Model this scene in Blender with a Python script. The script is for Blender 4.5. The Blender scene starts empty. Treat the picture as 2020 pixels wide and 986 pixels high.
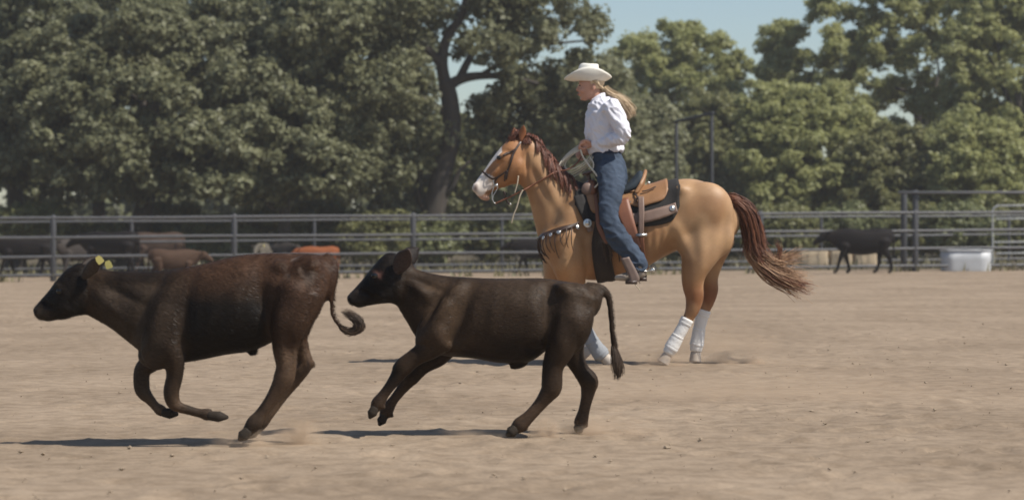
import bpy, bmesh, math, random
import numpy as np
from mathutils import Vector
from mathutils.bvhtree import BVHTree

R = math.radians
scene = bpy.context.scene
COL = scene.collection
rng = np.random.default_rng(7)
random.seed(7)

# ------------------------------------------------------------------ camera, world, sun
CAM_H = 1.08            # the camera stands at eye level of the calves
F = 4800.0              # focal length in pixels of the 2020 px wide photograph
HOR = 462.0             # horizon row
cam_data = bpy.data.cameras.new('camera')
cam_data.sensor_width = 36.0
cam_data.lens = F / 2020.0 * 36.0
cam_data.shift_y = -(493.0 - HOR) / 2020.0
cam_data.clip_start = 0.5
cam_data.clip_end = 6000.0
cam_data.dof.use_dof = True
cam_data.dof.focus_distance = 16.0
cam_data.dof.aperture_fstop = 3.0
cam = bpy.data.objects.new('camera', cam_data)
COL.objects.link(cam)
cam.location = (0, 0, CAM_H)
cam.rotation_euler = (R(90), 0, 0)
scene.camera = cam

SUN_EL, SUN_AZ = 52.0, 113.0     # azimuth clockwise from +Y: the sun stands to the right
world = bpy.data.worlds.new('World')
scene.world = world
world.use_nodes = True
wn = world.node_tree.nodes
wn.clear()
sky = wn.new('ShaderNodeTexSky')
sky.sky_type = 'NISHITA'
sky.sun_disc = False
sky.sun_elevation = R(SUN_EL)
sky.sun_rotation = R(SUN_AZ)
sky.air_density = 1.0
sky.dust_density = 0.8
sky.ozone_density = 1.8
bg = wn.new('ShaderNodeBackground')
bg.inputs['Strength'].default_value = 0.085
wo = wn.new('ShaderNodeOutputWorld')
world.node_tree.links.new(sky.outputs[0], bg.inputs[0])
world.node_tree.links.new(bg.outputs[0], wo.inputs[0])

sun_data = bpy.data.lights.new('sun', 'SUN')
sun_data.energy = 4.4
sun_data.angle = R(0.5)
sun_data.color = (1.0, 0.95, 0.87)
sun = bpy.data.objects.new('sun', sun_data)
COL.objects.link(sun)
sd = Vector((math.cos(R(SUN_EL)) * math.sin(R(SUN_AZ)), math.cos(R(SUN_EL)) * math.cos(R(SUN_AZ)), math.sin(R(SUN_EL))))
sun.rotation_euler = sd.to_track_quat('Z', 'Y').to_euler()
sun.location = (20, -10, 40)

scene.view_settings.view_transform = 'Standard'
scene.view_settings.look = 'None'
scene.view_settings.exposure = 0.41
scene.view_settings.gamma = 1.0
scene.view_settings.use_curve_mapping = False
scene.render.engine = 'CYCLES'
scene.cycles.max_bounces = 6
scene.cycles.diffuse_bounces = 4
scene.cycles.transparent_max_bounces = 8
scene.cycles.use_denoising = True
scene.cycles.volume_bounces = 1


# ------------------------------------------------------------------ helpers
def P(u, v, y):
    """the point at depth y that the photograph shows at (u, v)"""
    s = F / y
    return np.array(((u - 1010.0) / s, y, CAM_H + (HOR - v) / s))


def crop(scale, ox, oy):
    return lambda a, b: (ox + a / scale, oy + b / scale)


C1 = crop(2.054, 900, 100)      # rider and horse
C2 = crop(2.1434, 0, 460)       # brown calf
C3 = crop(2.2403, 640, 460)     # dark calf
C5 = crop(3.5214, 1060, 100)    # rider's upper body
C6 = crop(2.9, 1060, 420)       # horse's legs
CH = crop(4.93, 920, 240)       # horse's head
CS = crop(4.108, 1100, 340)     # saddle
C8 = crop(3.258, 1400, 340)     # right fence


def terrain(x, y):
    t = np.clip((np.asarray(y, float) - 28.0) / 27.0, 0, 1)
    t = t * t * (3 - 2 * t)
    return 0.0078 * np.clip(np.asarray(x, float), -60, 60) * t


def crom(A, n):
    A = np.asarray(A, float)
    if len(A) < 3:
        t = np.linspace(0, 1, n * (len(A) - 1) + 1)[:, None]
        return A[0] * (1 - t) + A[-1] * t
    Q = np.vstack([2 * A[0] - A[1], A, 2 * A[-1] - A[-2]])
    out = []
    for i in range(1, len(Q) - 2):
        p0, p1, p2, p3 = Q[i - 1], Q[i], Q[i + 1], Q[i + 2]
        for k in range(n):
            t = k / n
            out.append(0.5 * ((2 * p1) + (-p0 + p2) * t + (2 * p0 - 5 * p1 + 4 * p2 - p3) * t * t + (-p0 + 3 * p1 - 3 * p2 + p3) * t ** 3))
    out.append(A[-1])
    return np.array(out)


class MB:
    """collects shapes for ONE mesh"""
    def __init__(self):
        self.v, self.f, self.n = [], [], 0

    def add(self, verts, faces):
        self.v.append(np.asarray(verts, float))
        self.f += [tuple(i + self.n for i in f) for f in faces]
        self.n += len(verts)

    def rings(self, C, A, B, nseg=18, p=2.0, caps=(0.6, 0.6), closed=True):
        C, A, B = np.array(C), np.array(A), np.array(B)
        if caps is not None:
            def cap(c, d, a, b, e):
                L = min(np.linalg.norm(a), np.linalg.norm(b)) * e
                o = []
                for q in (0.5, 0.85, 0.98):
                    k = math.sqrt(max(0, 1 - q * q))
                    o.append((c + d * L * q, a * k, b * k))
                return o
            d0 = C[0] - C[1]; d0 /= max(np.linalg.norm(d0), 1e-9)
            d1 = C[-1] - C[-2]; d1 /= max(np.linalg.norm(d1), 1e-9)
            s = cap(C[0], d0, A[0], B[0], caps[0])[::-1]
            e = cap(C[-1], d1, A[-1], B[-1], caps[1])
            C = np.vstack([[q[0] for q in s], C, [q[0] for q in e]])
            A = np.vstack([[q[1] for q in s], A, [q[1] for q in e]])
            B = np.vstack([[q[2] for q in s], B, [q[2] for q in e]])
        th = np.linspace(0, 2 * math.pi, nseg, endpoint=False)
        ct = np.sign(np.cos(th)) * np.abs(np.cos(th)) ** (2 / p)
        st = np.sign(np.sin(th)) * np.abs(np.sin(th)) ** (2 / p)
        m = len(C)
        V = C[:, None, :] + A[:, None, :] * ct[None, :, None] + B[:, None, :] * st[None, :, None]
        V = V.reshape(-1, 3)
        fs = []
        for i in range(m - 1):
            for k in range(nseg):
                k2 = (k + 1) % nseg
                fs.append((i * nseg + k, i * nseg + k2, (i + 1) * nseg + k2, (i + 1) * nseg + k))
        fs.append(tuple(range(nseg))[::-1])
        fs.append(tuple((m - 1) * nseg + k for k in range(nseg)))
        self.add(V, fs)

    def trunk(self, st, Y, tr, n=10, nseg=56, p=2.15, caps=(0.6, 0.6)):
        """st: (top_a, top_b, bottom_a, bottom_b, half width m[, dy]) in crop pixels"""
        rows = []
        for q in st:
            dy = q[5] if len(q) > 5 else 0.0
            t = P(*tr(q[0], q[1]), Y + dy); b = P(*tr(q[2], q[3]), Y + dy)
            rows.append(np.concatenate([t, b, [q[4]]]))
        D = crom(rows, n)
        T, Bt, w = D[:, :3], D[:, 3:6], D[:, 6]
        self.rings((T + Bt) / 2, (T - Bt) / 2, np.stack([0 * w, w, 0 * w], 1), nseg, p, caps)

    def limb(self, st, Y, tr, n=5, nseg=16, p=2.0, caps=(0.7, 0.7), wide=0.9):
        """st: (a, b, in-plane radius in crop px, dy[, depth radius factor])"""
        k = 1.0
        a0 = np.array(tr(0, 0)); a1 = np.array(tr(1, 0)); k = a1[0] - a0[0]
        rows = []
        for q in st:
            y = Y + q[3]
            wf = q[4] if len(q) > 4 else wide
            r = q[2] * k * y / F
            rows.append(np.concatenate([P(*tr(q[0], q[1]), y), [r, r * wf]]))
        D = crom(rows, n)
        C = D[:, :3]
        self.tube(C, D[:, 3], D[:, 4], nseg, p, caps)

    def tube(self, C, ra, rb=None, nseg=8, p=2.0, caps=(0.7, 0.7)):
        C = np.asarray(C, float)
        ra = np.broadcast_to(np.asarray(ra, float), (len(C),))
        rb = ra if rb is None else np.broadcast_to(np.asarray(rb, float), (len(C),))
        T = np.gradient(C, axis=0)
        T /= np.maximum(np.linalg.norm(T, axis=1), 1e-9)[:, None]
        Yv = np.array([0, 1.0, 0])
        A = np.cross(T, Yv)
        bad = np.linalg.norm(A, axis=1) < 0.2
        if bad.any():
            A[bad] = np.cross(T[bad], np.array([1.0, 0, 0]))
        A /= np.linalg.norm(A, axis=1)[:, None]
        B = np.cross(A, T)
        B /= np.linalg.norm(B, axis=1)[:, None]
        self.rings(C, A * ra[:, None], B * rb[:, None], nseg, p, caps)

    def ball(self, c, r, ns=14, nr=9, rot=0.0):
        c = np.asarray(c, float); r = np.broadcast_to(np.asarray(r, float), (3,))
        if r.max() > .03: ns, nr = 44, 30
        z = np.linspace(-1, 1, nr + 2)[1:-1]
        z = np.sin(z * math.pi / 2)
        C = np.zeros((len(z), 3)); C[:, 2] = z * r[2]
        k = np.sqrt(1 - z * z)
        th = np.linspace(0, 2 * math.pi, ns, endpoint=False)
        V = []
        for i in range(len(z)):
            for t in th:
                V.append((r[0] * k[i] * math.cos(t), r[1] * k[i] * math.sin(t), z[i] * r[2]))
        V = np.array(V)
        if rot:
            cr, sr = math.cos(rot), math.sin(rot)
            V = np.stack([V[:, 0] * cr + V[:, 2] * sr, V[:, 1], -V[:, 0] * sr + V[:, 2] * cr], 1)
        m = len(z)
        fs = []
        for i in range(m - 1):
            for k2 in range(ns):
                fs.append((i * ns + k2, i * ns + (k2 + 1) % ns, (i + 1) * ns + (k2 + 1) % ns, (i + 1) * ns + k2))
        fs.append(tuple(range(ns))[::-1]); fs.append(tuple((m - 1) * ns + q for q in range(ns)))
        self.add(V + c, fs)

    def box(self, c, h, rot=0.0):
        V = []
        for sx in (-1, 1):
            for sy in (-1, 1):
                for sz in (-1, 1):
                    V.append((sx * h[0], sy * h[1], sz * h[2]))
        V = np.array(V, float)
        if rot:
            cr, sr = math.cos(rot), math.sin(rot)
            V = np.stack([V[:, 0] * cr - V[:, 1] * sr, V[:, 0] * sr + V[:, 1] * cr, V[:, 2]], 1)
        self.add(V + np.asarray(c), [(0, 1, 3, 2), (4, 6, 7, 5), (0, 4, 5, 1), (2, 3, 7, 6), (0, 2, 6, 4), (1, 5, 7, 3)])

    def grid(self, G, flip=False):
        n, m = G.shape[:2]
        fs = []
        for i in range(n - 1):
            for k in range(m - 1):
                q = (i * m + k, i * m + k + 1, (i + 1) * m + k + 1, (i + 1) * m + k)
                fs.append(q[::-1] if flip else q)
        self.add(G.reshape(-1, 3), fs)

    def mesh(self, name='m'):
        me = bpy.data.meshes.new(name)
        me.from_pydata(np.vstack(self.v).tolist() if self.v else [], [], self.f)
        me.validate()
        me.update()
        return me


def smooth(me, flag=True):
    me.polygons.foreach_set('use_smooth', [flag] * len(me.polygons))
    me.update()


def evaluated(me, mods):
    """the mesh after a list of modifiers"""
    o = bpy.data.objects.new('temp', me)
    COL.objects.link(o)
    for typ, props in mods:
        m = o.modifiers.new('m', typ)
        for k, v in props.items():
            setattr(m, k, v)
    dg = bpy.context.evaluated_depsgraph_get()
    dg.update()
    new = bpy.data.meshes.new_from_object(o.evaluated_get(dg))
    bpy.data.objects.remove(o)
    bpy.data.meshes.remove(me)
    return new


def skin(mb, voxel, it=5):
    me = evaluated(mb.mesh(), [('REMESH', dict(mode='VOXEL', voxel_size=voxel)), ('SMOOTH', dict(factor=0.5, iterations=it))])
    smooth(me)
    return me


def solid(mb, t, sub=0, offset=1.0):
    mods = [('SOLIDIFY', dict(thickness=t, offset=offset))]
    if sub:
        mods.append(('SUBSURF', dict(levels=sub, render_levels=sub)))
    me = evaluated(mb.mesh(), mods)
    smooth(me)
    return me


def verts_of(me):
    a = np.empty(len(me.vertices) * 3)
    me.vertices.foreach_get('co', a)
    return a.reshape(-1, 3)


def obj(name, me, mat, parent=None, origin=None):
    """link a mesh given in world coordinates; its vertices move to the origin of its thing"""
    if isinstance(me, MB):
        me = me.mesh(name)
    me.name = name
    if parent is not None and origin is None:
        origin = parent['_o']
    origin = np.array(origin if origin is not None else (0, 0, 0), float)
    a = verts_of(me) - origin
    me.vertices.foreach_set('co', a.ravel())
    me.update()
    o = bpy.data.objects.new(name, me)
    COL.objects.link(o)
    if mat is not None:
        me.materials.clear()
        me.materials.append(mat)
    o['_o'] = origin.tolist()
    if parent is not None:
        o.parent = parent
    else:
        o.location = origin
    return o


def empty(name, origin):
    o = bpy.data.objects.new(name, None)
    o.empty_display_size = 0.2
    COL.objects.link(o)
    o.location = origin
    o['_o'] = list(map(float, origin))
    return o


def tag(o, label=None, cat=None, group=None, kind=None):
    if label: o['label'] = label
    if cat: o['category'] = cat
    if group: o['group'] = group
    if kind: o['kind'] = kind
    return o


def copy_tree(o, parent=None):
    c = o.copy()
    COL.objects.link(c)
    if parent is not None:
        c.parent = parent
    for ch in list(o.children):
        copy_tree(ch, c)
    return c


def inpoly(pts, poly):
    x, y = pts[:, 0], pts[:, 1]
    poly = np.asarray(poly, float)
    r = np.zeros(len(pts), bool)
    j = len(poly) - 1
    for i in range(len(poly)):
        xi, yi = poly[i]; xj, yj = poly[j]
        c = ((yi > y) != (yj > y)) & (x < (xj - xi) * (y - yi) / (yj - yi + 1e-12) + xi)
        r ^= c
        j = i
    return r


def sm(a, b, x):
    t = np.clip((x - a) / (b - a), 0, 1)
    return t * t * (3 - 2 * t)


ROT = np.array(((.36, .48, -.8), (-.8, .6, 0), (.48, .64, .6)))


def vnoise(p, scale, seed=0):
    """smooth 3D value noise in 0..1, two octaves"""
    p = np.asarray(p) @ ROT
    return 0.68 * vnoise1(p, scale, seed) + 0.32 * vnoise1(p @ ROT, scale * 0.47, seed + 77)


def vnoise1(p, scale, seed=0):
    q = np.asarray(p) / scale
    i = np.floor(q).astype(np.int64); f = q - i
    f = f * f * (3 - 2 * f)
    def h(a, b, c):
        n = (a * 374761393 + b * 668265263 + c * 2147483647 + seed * 1274126177) & 0xffffffff
        n = ((n ^ (n >> 13)) * 1274126177) & 0xffffffff
        return ((n ^ (n >> 16)) & 0xffff) / 65535.0
    o = 0
    for dx in (0, 1):
        for dy in (0, 1):
            for dz in (0, 1):
                w = (f[:, 0] if dx else 1 - f[:, 0]) * (f[:, 1] if dy else 1 - f[:, 1]) * (f[:, 2] if dz else 1 - f[:, 2])
                o = o + w * h(i[:, 0] + dx, i[:, 1] + dy, i[:, 2] + dz)
    return o


def sculpt(me, Y, tr, items):
    """swell or hollow both flanks: items (a, b, radius a, radius b, turn in degrees, metres) in crop pixels"""
    v = verts_of(me)
    me.update()
    nr = np.empty(len(v) * 3); me.vertices.foreach_get('normal', nr); nr = nr.reshape(-1, 3)
    s = F / Y
    a0 = np.array(tr(0, 0)); k = tr(1, 0)[0] - a0[0]
    a = (1010 + v[:, 0] * s - a0[0]) / k; b = (HOR - (v[:, 2] - CAM_H) * s - a0[1]) / k
    d = np.zeros(len(v))
    for ca, cb, ra, rb, t, h in items:
        c_, s_ = math.cos(R(t)), math.sin(R(t))
        x = (a - ca) * c_ + (b - cb) * s_; y = -(a - ca) * s_ + (b - cb) * c_
        d += h * np.exp(-(x / ra) ** 2 - (y / rb) ** 2)
    w = np.clip((np.abs(nr[:, 1]) - .15) / .4, 0, 1)
    v = v + nr * (d * w)[:, None]
    me.vertices.foreach_set('co', v.ravel()); me.update()


def relax(me, weight, it):
    """even out the hide where weight > 0"""
    v = verts_of(me)
    e = np.empty(len(me.edges) * 2, np.int32); me.edges.foreach_get('vertices', e); e = e.reshape(-1, 2)
    deg = np.bincount(e.ravel(), minlength=len(v)).astype(float)[:, None]
    w = weight(v)[:, None] * .5
    for _ in range(it):
        a = np.stack([np.bincount(e[:, 0], v[e[:, 1], k], len(v)) + np.bincount(e[:, 1], v[e[:, 0], k], len(v)) for k in range(3)], 1) / np.maximum(deg, 1)
        v = v + (a - v) * w
    me.vertices.foreach_set('co', v.ravel()); me.update()


def fur(root, n, length, width, mat, seed, flow=(1.0, 0, -0.35), lift=0.13, zmin=-9):
    """short hair lying back along the hide, coloured like the hide under it"""
    r = np.random.default_rng(seed)
    me = root.data
    me.calc_loop_triangles()
    v = verts_of(me) + np.array(root['_o'])
    t = np.empty(len(me.loop_triangles) * 3, np.int32); me.loop_triangles.foreach_get('vertices', t); t = t.reshape(-1, 3)
    A, B, C = v[t[:, 0]], v[t[:, 1]], v[t[:, 2]]
    N = np.cross(B - A, C - A); ar = np.linalg.norm(N, axis=1); N /= np.maximum(ar, 1e-12)[:, None]
    k = r.choice(len(t), n, p=ar / ar.sum())
    a, b = r.random(n), r.random(n); f = a + b > 1; a[f] = 1 - a[f]; b[f] = 1 - b[f]
    p = A[k] + (B - A)[k] * a[:, None] + (C - A)[k] * b[:, None]
    nn = N[k]
    d = np.array(flow) + r.normal(size=(n, 3)) * .22 + (vnoise(p, .16, seed) - .5)[:, None] * np.array((.2, 0, 1.3))
    d -= nn * (d * nn).sum(1)[:, None]
    d /= np.maximum(np.linalg.norm(d, axis=1), 1e-9)[:, None]
    d = d + nn * lift * (0.6 + .8 * r.random(n))[:, None]
    L = length * (.6 + .8 * r.random(n)) * (.45 + .55 * sm(.3, .6, p[:, 2]))
    s_ = np.cross(nn, d); s_ /= np.maximum(np.linalg.norm(s_, axis=1), 1e-9)[:, None]
    s_ = s_ + nn * (r.normal(size=n) * .25)[:, None]
    p = p - nn * .0015
    V = np.stack([p - s_ * width, p + s_ * width, p + d * L[:, None]], 1).reshape(-1, 3)
    m = quad_mesh('coat_hair', V, np.arange(len(V)).reshape(-1, 3))
    col = np.empty(len(me.vertices) * 4); me.color_attributes['coat'].data.foreach_get('color', col); col = col.reshape(-1, 4)
    c = col[t[k, 0]].copy(); c[:, :3] *= (.65 + .7 * r.random(n))[:, None]
    at = m.color_attributes.new('coat', 'FLOAT_COLOR', 'POINT')
    at.data.foreach_set('color', np.repeat(c, 3, 0).ravel())
    return obj('coat_hair', m, mat, root)


def paint(me, fn, Y):
    """coat colours per vertex from a function of the photo position"""
    v = verts_of(me)
    s = F / Y
    uv = np.stack([1010 + v[:, 0] * s, HOR - (v[:, 2] - CAM_H) * s], 1)
    c = fn(uv, v)
    at = me.color_attributes.new('coat', 'FLOAT_COLOR', 'POINT')
    a = np.ones((len(v), 4)); a[:, :3] = c
    at.data.foreach_set('color', a.ravel())


# ------------------------------------------------------------------ materials
def material(name):
    m = bpy.data.materials.new(name)
    m.use_nodes = True
    nt = m.node_tree
    b = nt.nodes['Principled BSDF']
    return m, nt, b


def simple(name, col, rough=0.6, metal=0.0, var=0.25, scale=20.0, bump=0.0, bscale=60.0, spec=0.4, coat=0.0, stretch=None):
    m, nt, b = material(name)
    tc = nt.nodes.new('ShaderNodeTexCoord')
    nz = nt.nodes.new('ShaderNodeTexNoise')
    nz.inputs['Scale'].default_value = scale
    nz.inputs['Detail'].default_value = 6
    src = tc.outputs['Object']
    if stretch:
        mp = nt.nodes.new('ShaderNodeMapping')
        mp.inputs['Scale'].default_value = stretch
        nt.links.new(src, mp.inputs[0]); src = mp.outputs[0]
    nt.links.new(src, nz.inputs['Vector'])
    mx = nt.nodes.new('ShaderNodeMix'); mx.data_type = 'RGBA'
    mx.inputs[6].default_value = (*[c * (1 - var) for c in col], 1)
    mx.inputs[7].default_value = (*[min(1, c * (1 + var)) for c in col], 1)
    nt.links.new(nz.outputs['Fac'], mx.inputs[0])
    nt.links.new(mx.outputs[2], b.inputs['Base Color'])
    b.inputs['Roughness'].default_value = rough
    b.inputs['Metallic'].default_value = metal
    b.inputs['Specular IOR Level'].default_value = spec
    if bump:
        n2 = nt.nodes.new('ShaderNodeTexNoise')
        n2.inputs['Scale'].default_value = bscale
        n2.inputs['Detail'].default_value = 4
        nt.links.new(src, n2.inputs['Vector'])
        bp = nt.nodes.new('ShaderNodeBump')
        bp.inputs['Strength'].default_value = bump
        bp.inputs['Distance'].default_value = 0.01
        nt.links.new(n2.outputs['Fac'], bp.inputs['Height'])
        nt.links.new(bp.outputs[0], b.inputs['Normal'])
    return m


def coat_material(name, rough=0.5, spec=0.35, var=0.3, sheen=0.0, bump=0.25):
    """short animal hair: the coat attribute broken up by fine streaks"""
    m, nt, b = material(name)
    at = nt.nodes.new('ShaderNodeAttribute'); at.attribute_name = 'coat'
    tc = nt.nodes.new('ShaderNodeTexCoord')
    mp = nt.nodes.new('ShaderNodeMapping'); mp.inputs['Scale'].default_value = (30, 90, 90)
    mp.inputs['Rotation'].default_value = (0, R(25), 0)
    nt.links.new(tc.outputs['Object'], mp.inputs[0])
    nz = nt.nodes.new('ShaderNodeTexNoise'); nz.inputs['Scale'].default_value = 1.6; nz.inputs['Detail'].default_value = 5
    nt.links.new(mp.outputs[0], nz.inputs['Vector'])
    n2 = nt.nodes.new('ShaderNodeTexNoise'); n2.inputs['Scale'].default_value = 6.0; n2.inputs['Detail'].default_value = 4; n2.inputs['Distortion'].default_value = 0.8
    mp2 = nt.nodes.new('ShaderNodeMapping'); mp2.inputs['Rotation'].default_value = (R(38), R(27), R(51))
    nt.links.new(tc.outputs['Object'], mp2.inputs[0]); nt.links.new(mp2.outputs[0], n2.inputs['Vector'])
    ad = nt.nodes.new('ShaderNodeMath'); ad.operation = 'ADD'
    nt.links.new(nz.outputs['Fac'], ad.inputs[0]); nt.links.new(n2.outputs['Fac'], ad.inputs[1])
    mr = nt.nodes.new('ShaderNodeMapRange')
    mr.inputs['From Min'].default_value = 0.6; mr.inputs['From Max'].default_value = 1.4
    mr.inputs['To Min'].default_value = 1 - var; mr.inputs['To Max'].default_value = 1 + var
    nt.links.new(ad.outputs[0], mr.inputs['Value'])
    sc = nt.nodes.new('ShaderNodeVectorMath'); sc.operation = 'SCALE'
    nt.links.new(at.outputs['Color'], sc.inputs[0]); nt.links.new(mr.outputs[0], sc.inputs['Scale'])
    nt.links.new(sc.outputs[0], b.inputs['Base Color'])
    b.inputs['Roughness'].default_value = rough
    b.inputs['Specular IOR Level'].default_value = spec
    if sheen:
        b.inputs['Sheen Weight'].default_value = sheen
        b.inputs['Sheen Roughness'].default_value = 0.4
    bp = nt.nodes.new('ShaderNodeBump'); bp.inputs['Strength'].default_value = bump; bp.inputs['Distance'].default_value = 0.006
    nt.links.new(nz.outputs['Fac'], bp.inputs['Height'])
    nt.links.new(bp.outputs[0], b.inputs['Normal'])
    return m


def hair_material(name, c0, c1, rough=0.45, spec=0.4):
    m, nt, b = material(name)
    g = nt.nodes.new('ShaderNodeNewGeometry')
    mx = nt.nodes.new('ShaderNodeMix'); mx.data_type = 'RGBA'
    mx.inputs[6].default_value = (*c0, 1); mx.inputs[7].default_value = (*c1, 1)
    nt.links.new(g.outputs['Random Per Island'], mx.inputs[0])
    nt.links.new(mx.outputs[2], b.inputs['Base Color'])
    b.inputs['Roughness'].default_value = rough
    b.inputs['Specular IOR Level'].default_value = spec
    return m


def leaf_material(name, dark, light, trans=0.3):
    m, nt, b = material(name)
    g = nt.nodes.new('ShaderNodeNewGeometry')
    mx = nt.nodes.new('ShaderNodeMix'); mx.data_type = 'RGBA'
    mx.inputs[6].default_value = (*dark, 1); mx.inputs[7].default_value = (*light, 1)
    tc = nt.nodes.new('ShaderNodeTexCoord')
    nz = nt.nodes.new('ShaderNodeTexNoise'); nz.inputs['Scale'].default_value = 0.5; nz.inputs['Detail'].default_value = 2
    nt.links.new(tc.outputs['Object'], nz.inputs['Vector'])
    ad = nt.nodes.new('ShaderNodeMath'); ad.operation = 'MULTIPLY_ADD'
    nt.links.new(g.outputs['Random Per Island'], ad.inputs[0]); ad.inputs[1].default_value = 0.55
    mr = nt.nodes.new('ShaderNodeMapRange'); mr.inputs['From Min'].default_value = 0.35; mr.inputs['From Max'].default_value = 0.65
    mr.inputs['To Min'].default_value = 0.0; mr.inputs['To Max'].default_value = 0.45
    nt.links.new(nz.outputs['Fac'], mr.inputs['Value']); nt.links.new(mr.outputs[0], ad.inputs[2])
    nt.links.new(ad.outputs[0], mx.inputs[0])
    nt.links.new(mx.outputs[2], b.inputs['Base Color'])
    b.inputs['Roughness'].default_value = 0.5
    b.inputs['Specular IOR Level'].default_value = 0.35
    tr = nt.nodes.new('ShaderNodeBsdfTranslucent')
    nt.links.new(mx.outputs[2], tr.inputs[0])
    ms = nt.nodes.new('ShaderNodeMixShader'); ms.inputs[0].default_value = trans
    out = nt.nodes['Material Output']
    nt.links.new(b.outputs[0], ms.inputs[1]); nt.links.new(tr.outputs[0], ms.inputs[2])
    nt.links.new(ms.outputs[0], out.inputs['Surface'])
    return m


M = {}
M['oak_leaf'] = leaf_material('oak leaf', (0.135, 0.14, 0.07), (0.275, 0.275, 0.155), 0.45)
M['oak_leaf_deep'] = leaf_material('deep oak leaf', (0.11, 0.118, 0.06), (0.23, 0.235, 0.13), 0.45)
M['pale_leaf'] = leaf_material('pale leaf', (0.235, 0.25, 0.09), (0.42, 0.42, 0.185), 0.52)
M['olive_leaf'] = leaf_material('olive leaf', (0.13, 0.135, 0.05), (0.27, 0.265, 0.115), 0.45)
M['bush_leaf'] = leaf_material('bush leaf', (0.10, 0.115, 0.045), (0.25, 0.26, 0.12), 0.4)
M['bark'] = simple('bark', (0.055, 0.045, 0.037), 0.9, var=0.5, scale=4, bump=0.8, bscale=9, stretch=(1, 1, 0.25))
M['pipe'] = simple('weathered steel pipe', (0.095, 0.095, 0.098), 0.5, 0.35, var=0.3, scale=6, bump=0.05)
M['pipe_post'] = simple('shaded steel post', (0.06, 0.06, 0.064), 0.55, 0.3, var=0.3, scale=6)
M['pipe_dark'] = simple('dark steel pipe', (0.055, 0.056, 0.06), 0.55, 0.3, var=0.3, scale=6)
M['pipe_pale'] = simple('galvanised pipe', (0.42, 0.42, 0.40), 0.5, 0.4, var=0.2, scale=6)
M['trough'] = simple('galvanised sheet', (0.46, 0.47, 0.48), 0.6, 0.2, var=0.15, scale=5)
M['straw'] = simple('straw', (0.46, 0.36, 0.24), 0.95, var=0.35, scale=22, bump=0.8, bscale=40, stretch=(0.5, 1, 3))
M['hoof_dark'] = simple('dark hoof', (0.03, 0.023, 0.017), 0.75, var=0.4, spec=0.15)
M['hoof_pale'] = simple('pale hoof', (0.42, 0.36, 0.30), 0.6, var=0.2)
M['eye'] = simple('dark eye', (0.006, 0.005, 0.004), 0.08, var=0.1, spec=0.6)
M['tag_yellow'] = simple('yellow tag', (0.50, 0.43, 0.14), 0.45, var=0.1)
M['calf_coat'] = coat_material('calf coat', 0.55, 0.10, 0.5, 0.0, 0.3)
M['calf_fur'] = coat_material('calf fur', 0.45, 0.2, 0.3, 0.0, 0.0)
M['horse_fur'] = coat_material('horse fur', 0.4, 0.35, 0.14, 0.0, 0.0)
M['horse_coat'] = coat_material('horse coat', 0.5, 0.3, 0.14, 0.0, 0.12)
M['mane'] = hair_material('auburn hair', (0.045, 0.014, 0.008), (0.16, 0.055, 0.028))
M['tail'] = hair_material('tail hair', (0.075, 0.024, 0.012), (0.21, 0.085, 0.042))
M['tail_tip'] = hair_material('bleached tail hair', (0.24, 0.13, 0.07), (0.46, 0.29, 0.17))
M['calf_tuft'] = hair_material('calf tuft hair', (0.03, 0.02, 0.014), (0.10, 0.065, 0.042))
M['wrap_shaded'] = simple('shaded white wrap', (0.24, 0.25, 0.265), 0.8, var=0.12, scale=12, bump=0.35, bscale=45)  # white wrap in shade, the shade put into a greyer colour
M['wrap'] = simple('white wrap', (0.72, 0.70, 0.67), 0.8, var=0.1, scale=12, bump=0.35, bscale=45)
M['tan_leather'] = simple('tan leather', (0.265, 0.135, 0.06), 0.5, var=0.28, scale=14, bump=0.15, bscale=90)
M['brown_leather'] = simple('brown leather', (0.19, 0.075, 0.04), 0.5, var=0.2, scale=14, bump=0.15, bscale=90)
M['pink_leather'] = simple('worn leather', (0.18, 0.118, 0.09), 0.55, var=0.2, scale=14, bump=0.15, bscale=90)
M['dark_leather'] = simple('dark leather', (0.045, 0.026, 0.018), 0.45, var=0.3, scale=14)
M['felt'] = simple('black felt', (0.024, 0.022, 0.021), 0.95, var=0.3, scale=40, bump=0.3)
M['seat_suede'] = simple('dark suede seat', (0.022, 0.032, 0.042), 0.85, var=0.2)
M['stirrup_leather'] = simple('stirrup leather', (0.15, 0.105, 0.085), 0.6, var=0.25, scale=20)
M['cinch'] = simple('cinch', (0.03, 0.022, 0.017), 0.9, var=0.6, scale=9, bump=0.4, stretch=(4, 1, 0.6))
M['silver'] = simple('silver', (0.55, 0.54, 0.52), 0.3, 0.95, var=0.1)
M['rope'] = simple('lariat rope', (0.60, 0.54, 0.43), 0.8, var=0.2, scale=60, bump=0.5, bscale=200)
M['cord'] = simple('rein cord', (0.40, 0.34, 0.25), 0.8, var=0.2, scale=60)
M['shirt'] = simple('white cotton', (0.68, 0.67, 0.72), 0.85, var=0.04, scale=8, bump=0.5, bscale=26, spec=0.2)
M['denim'] = simple('denim', (0.046, 0.063, 0.092), 0.85, var=0.55, scale=9, bump=0.3, bscale=200, spec=0.2)
M['denim_dark'] = simple('dark denim', (0.02, 0.028, 0.055), 0.85, var=0.3, scale=12, spec=0.2)
M['skin'] = simple('skin', (0.50, 0.27, 0.19), 0.5, var=0.08, scale=12)
M['lip'] = simple('lips', (0.36, 0.13, 0.11), 0.45, var=0.08)
M['brow'] = simple('brow hair', (0.13, 0.08, 0.045), 0.7)
M['hat'] = simple('straw hat felt', (0.74, 0.71, 0.63), 0.85, var=0.06, scale=30, bump=0.2, bscale=220)
M['hat_band'] = simple('hat band', (0.55, 0.47, 0.34), 0.7)
M['blond'] = hair_material('blond hair', (0.38, 0.27, 0.16), (0.64, 0.50, 0.33))
M['boot'] = simple('boot leather', (0.30, 0.25, 0.20), 0.5, var=0.2)
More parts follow.
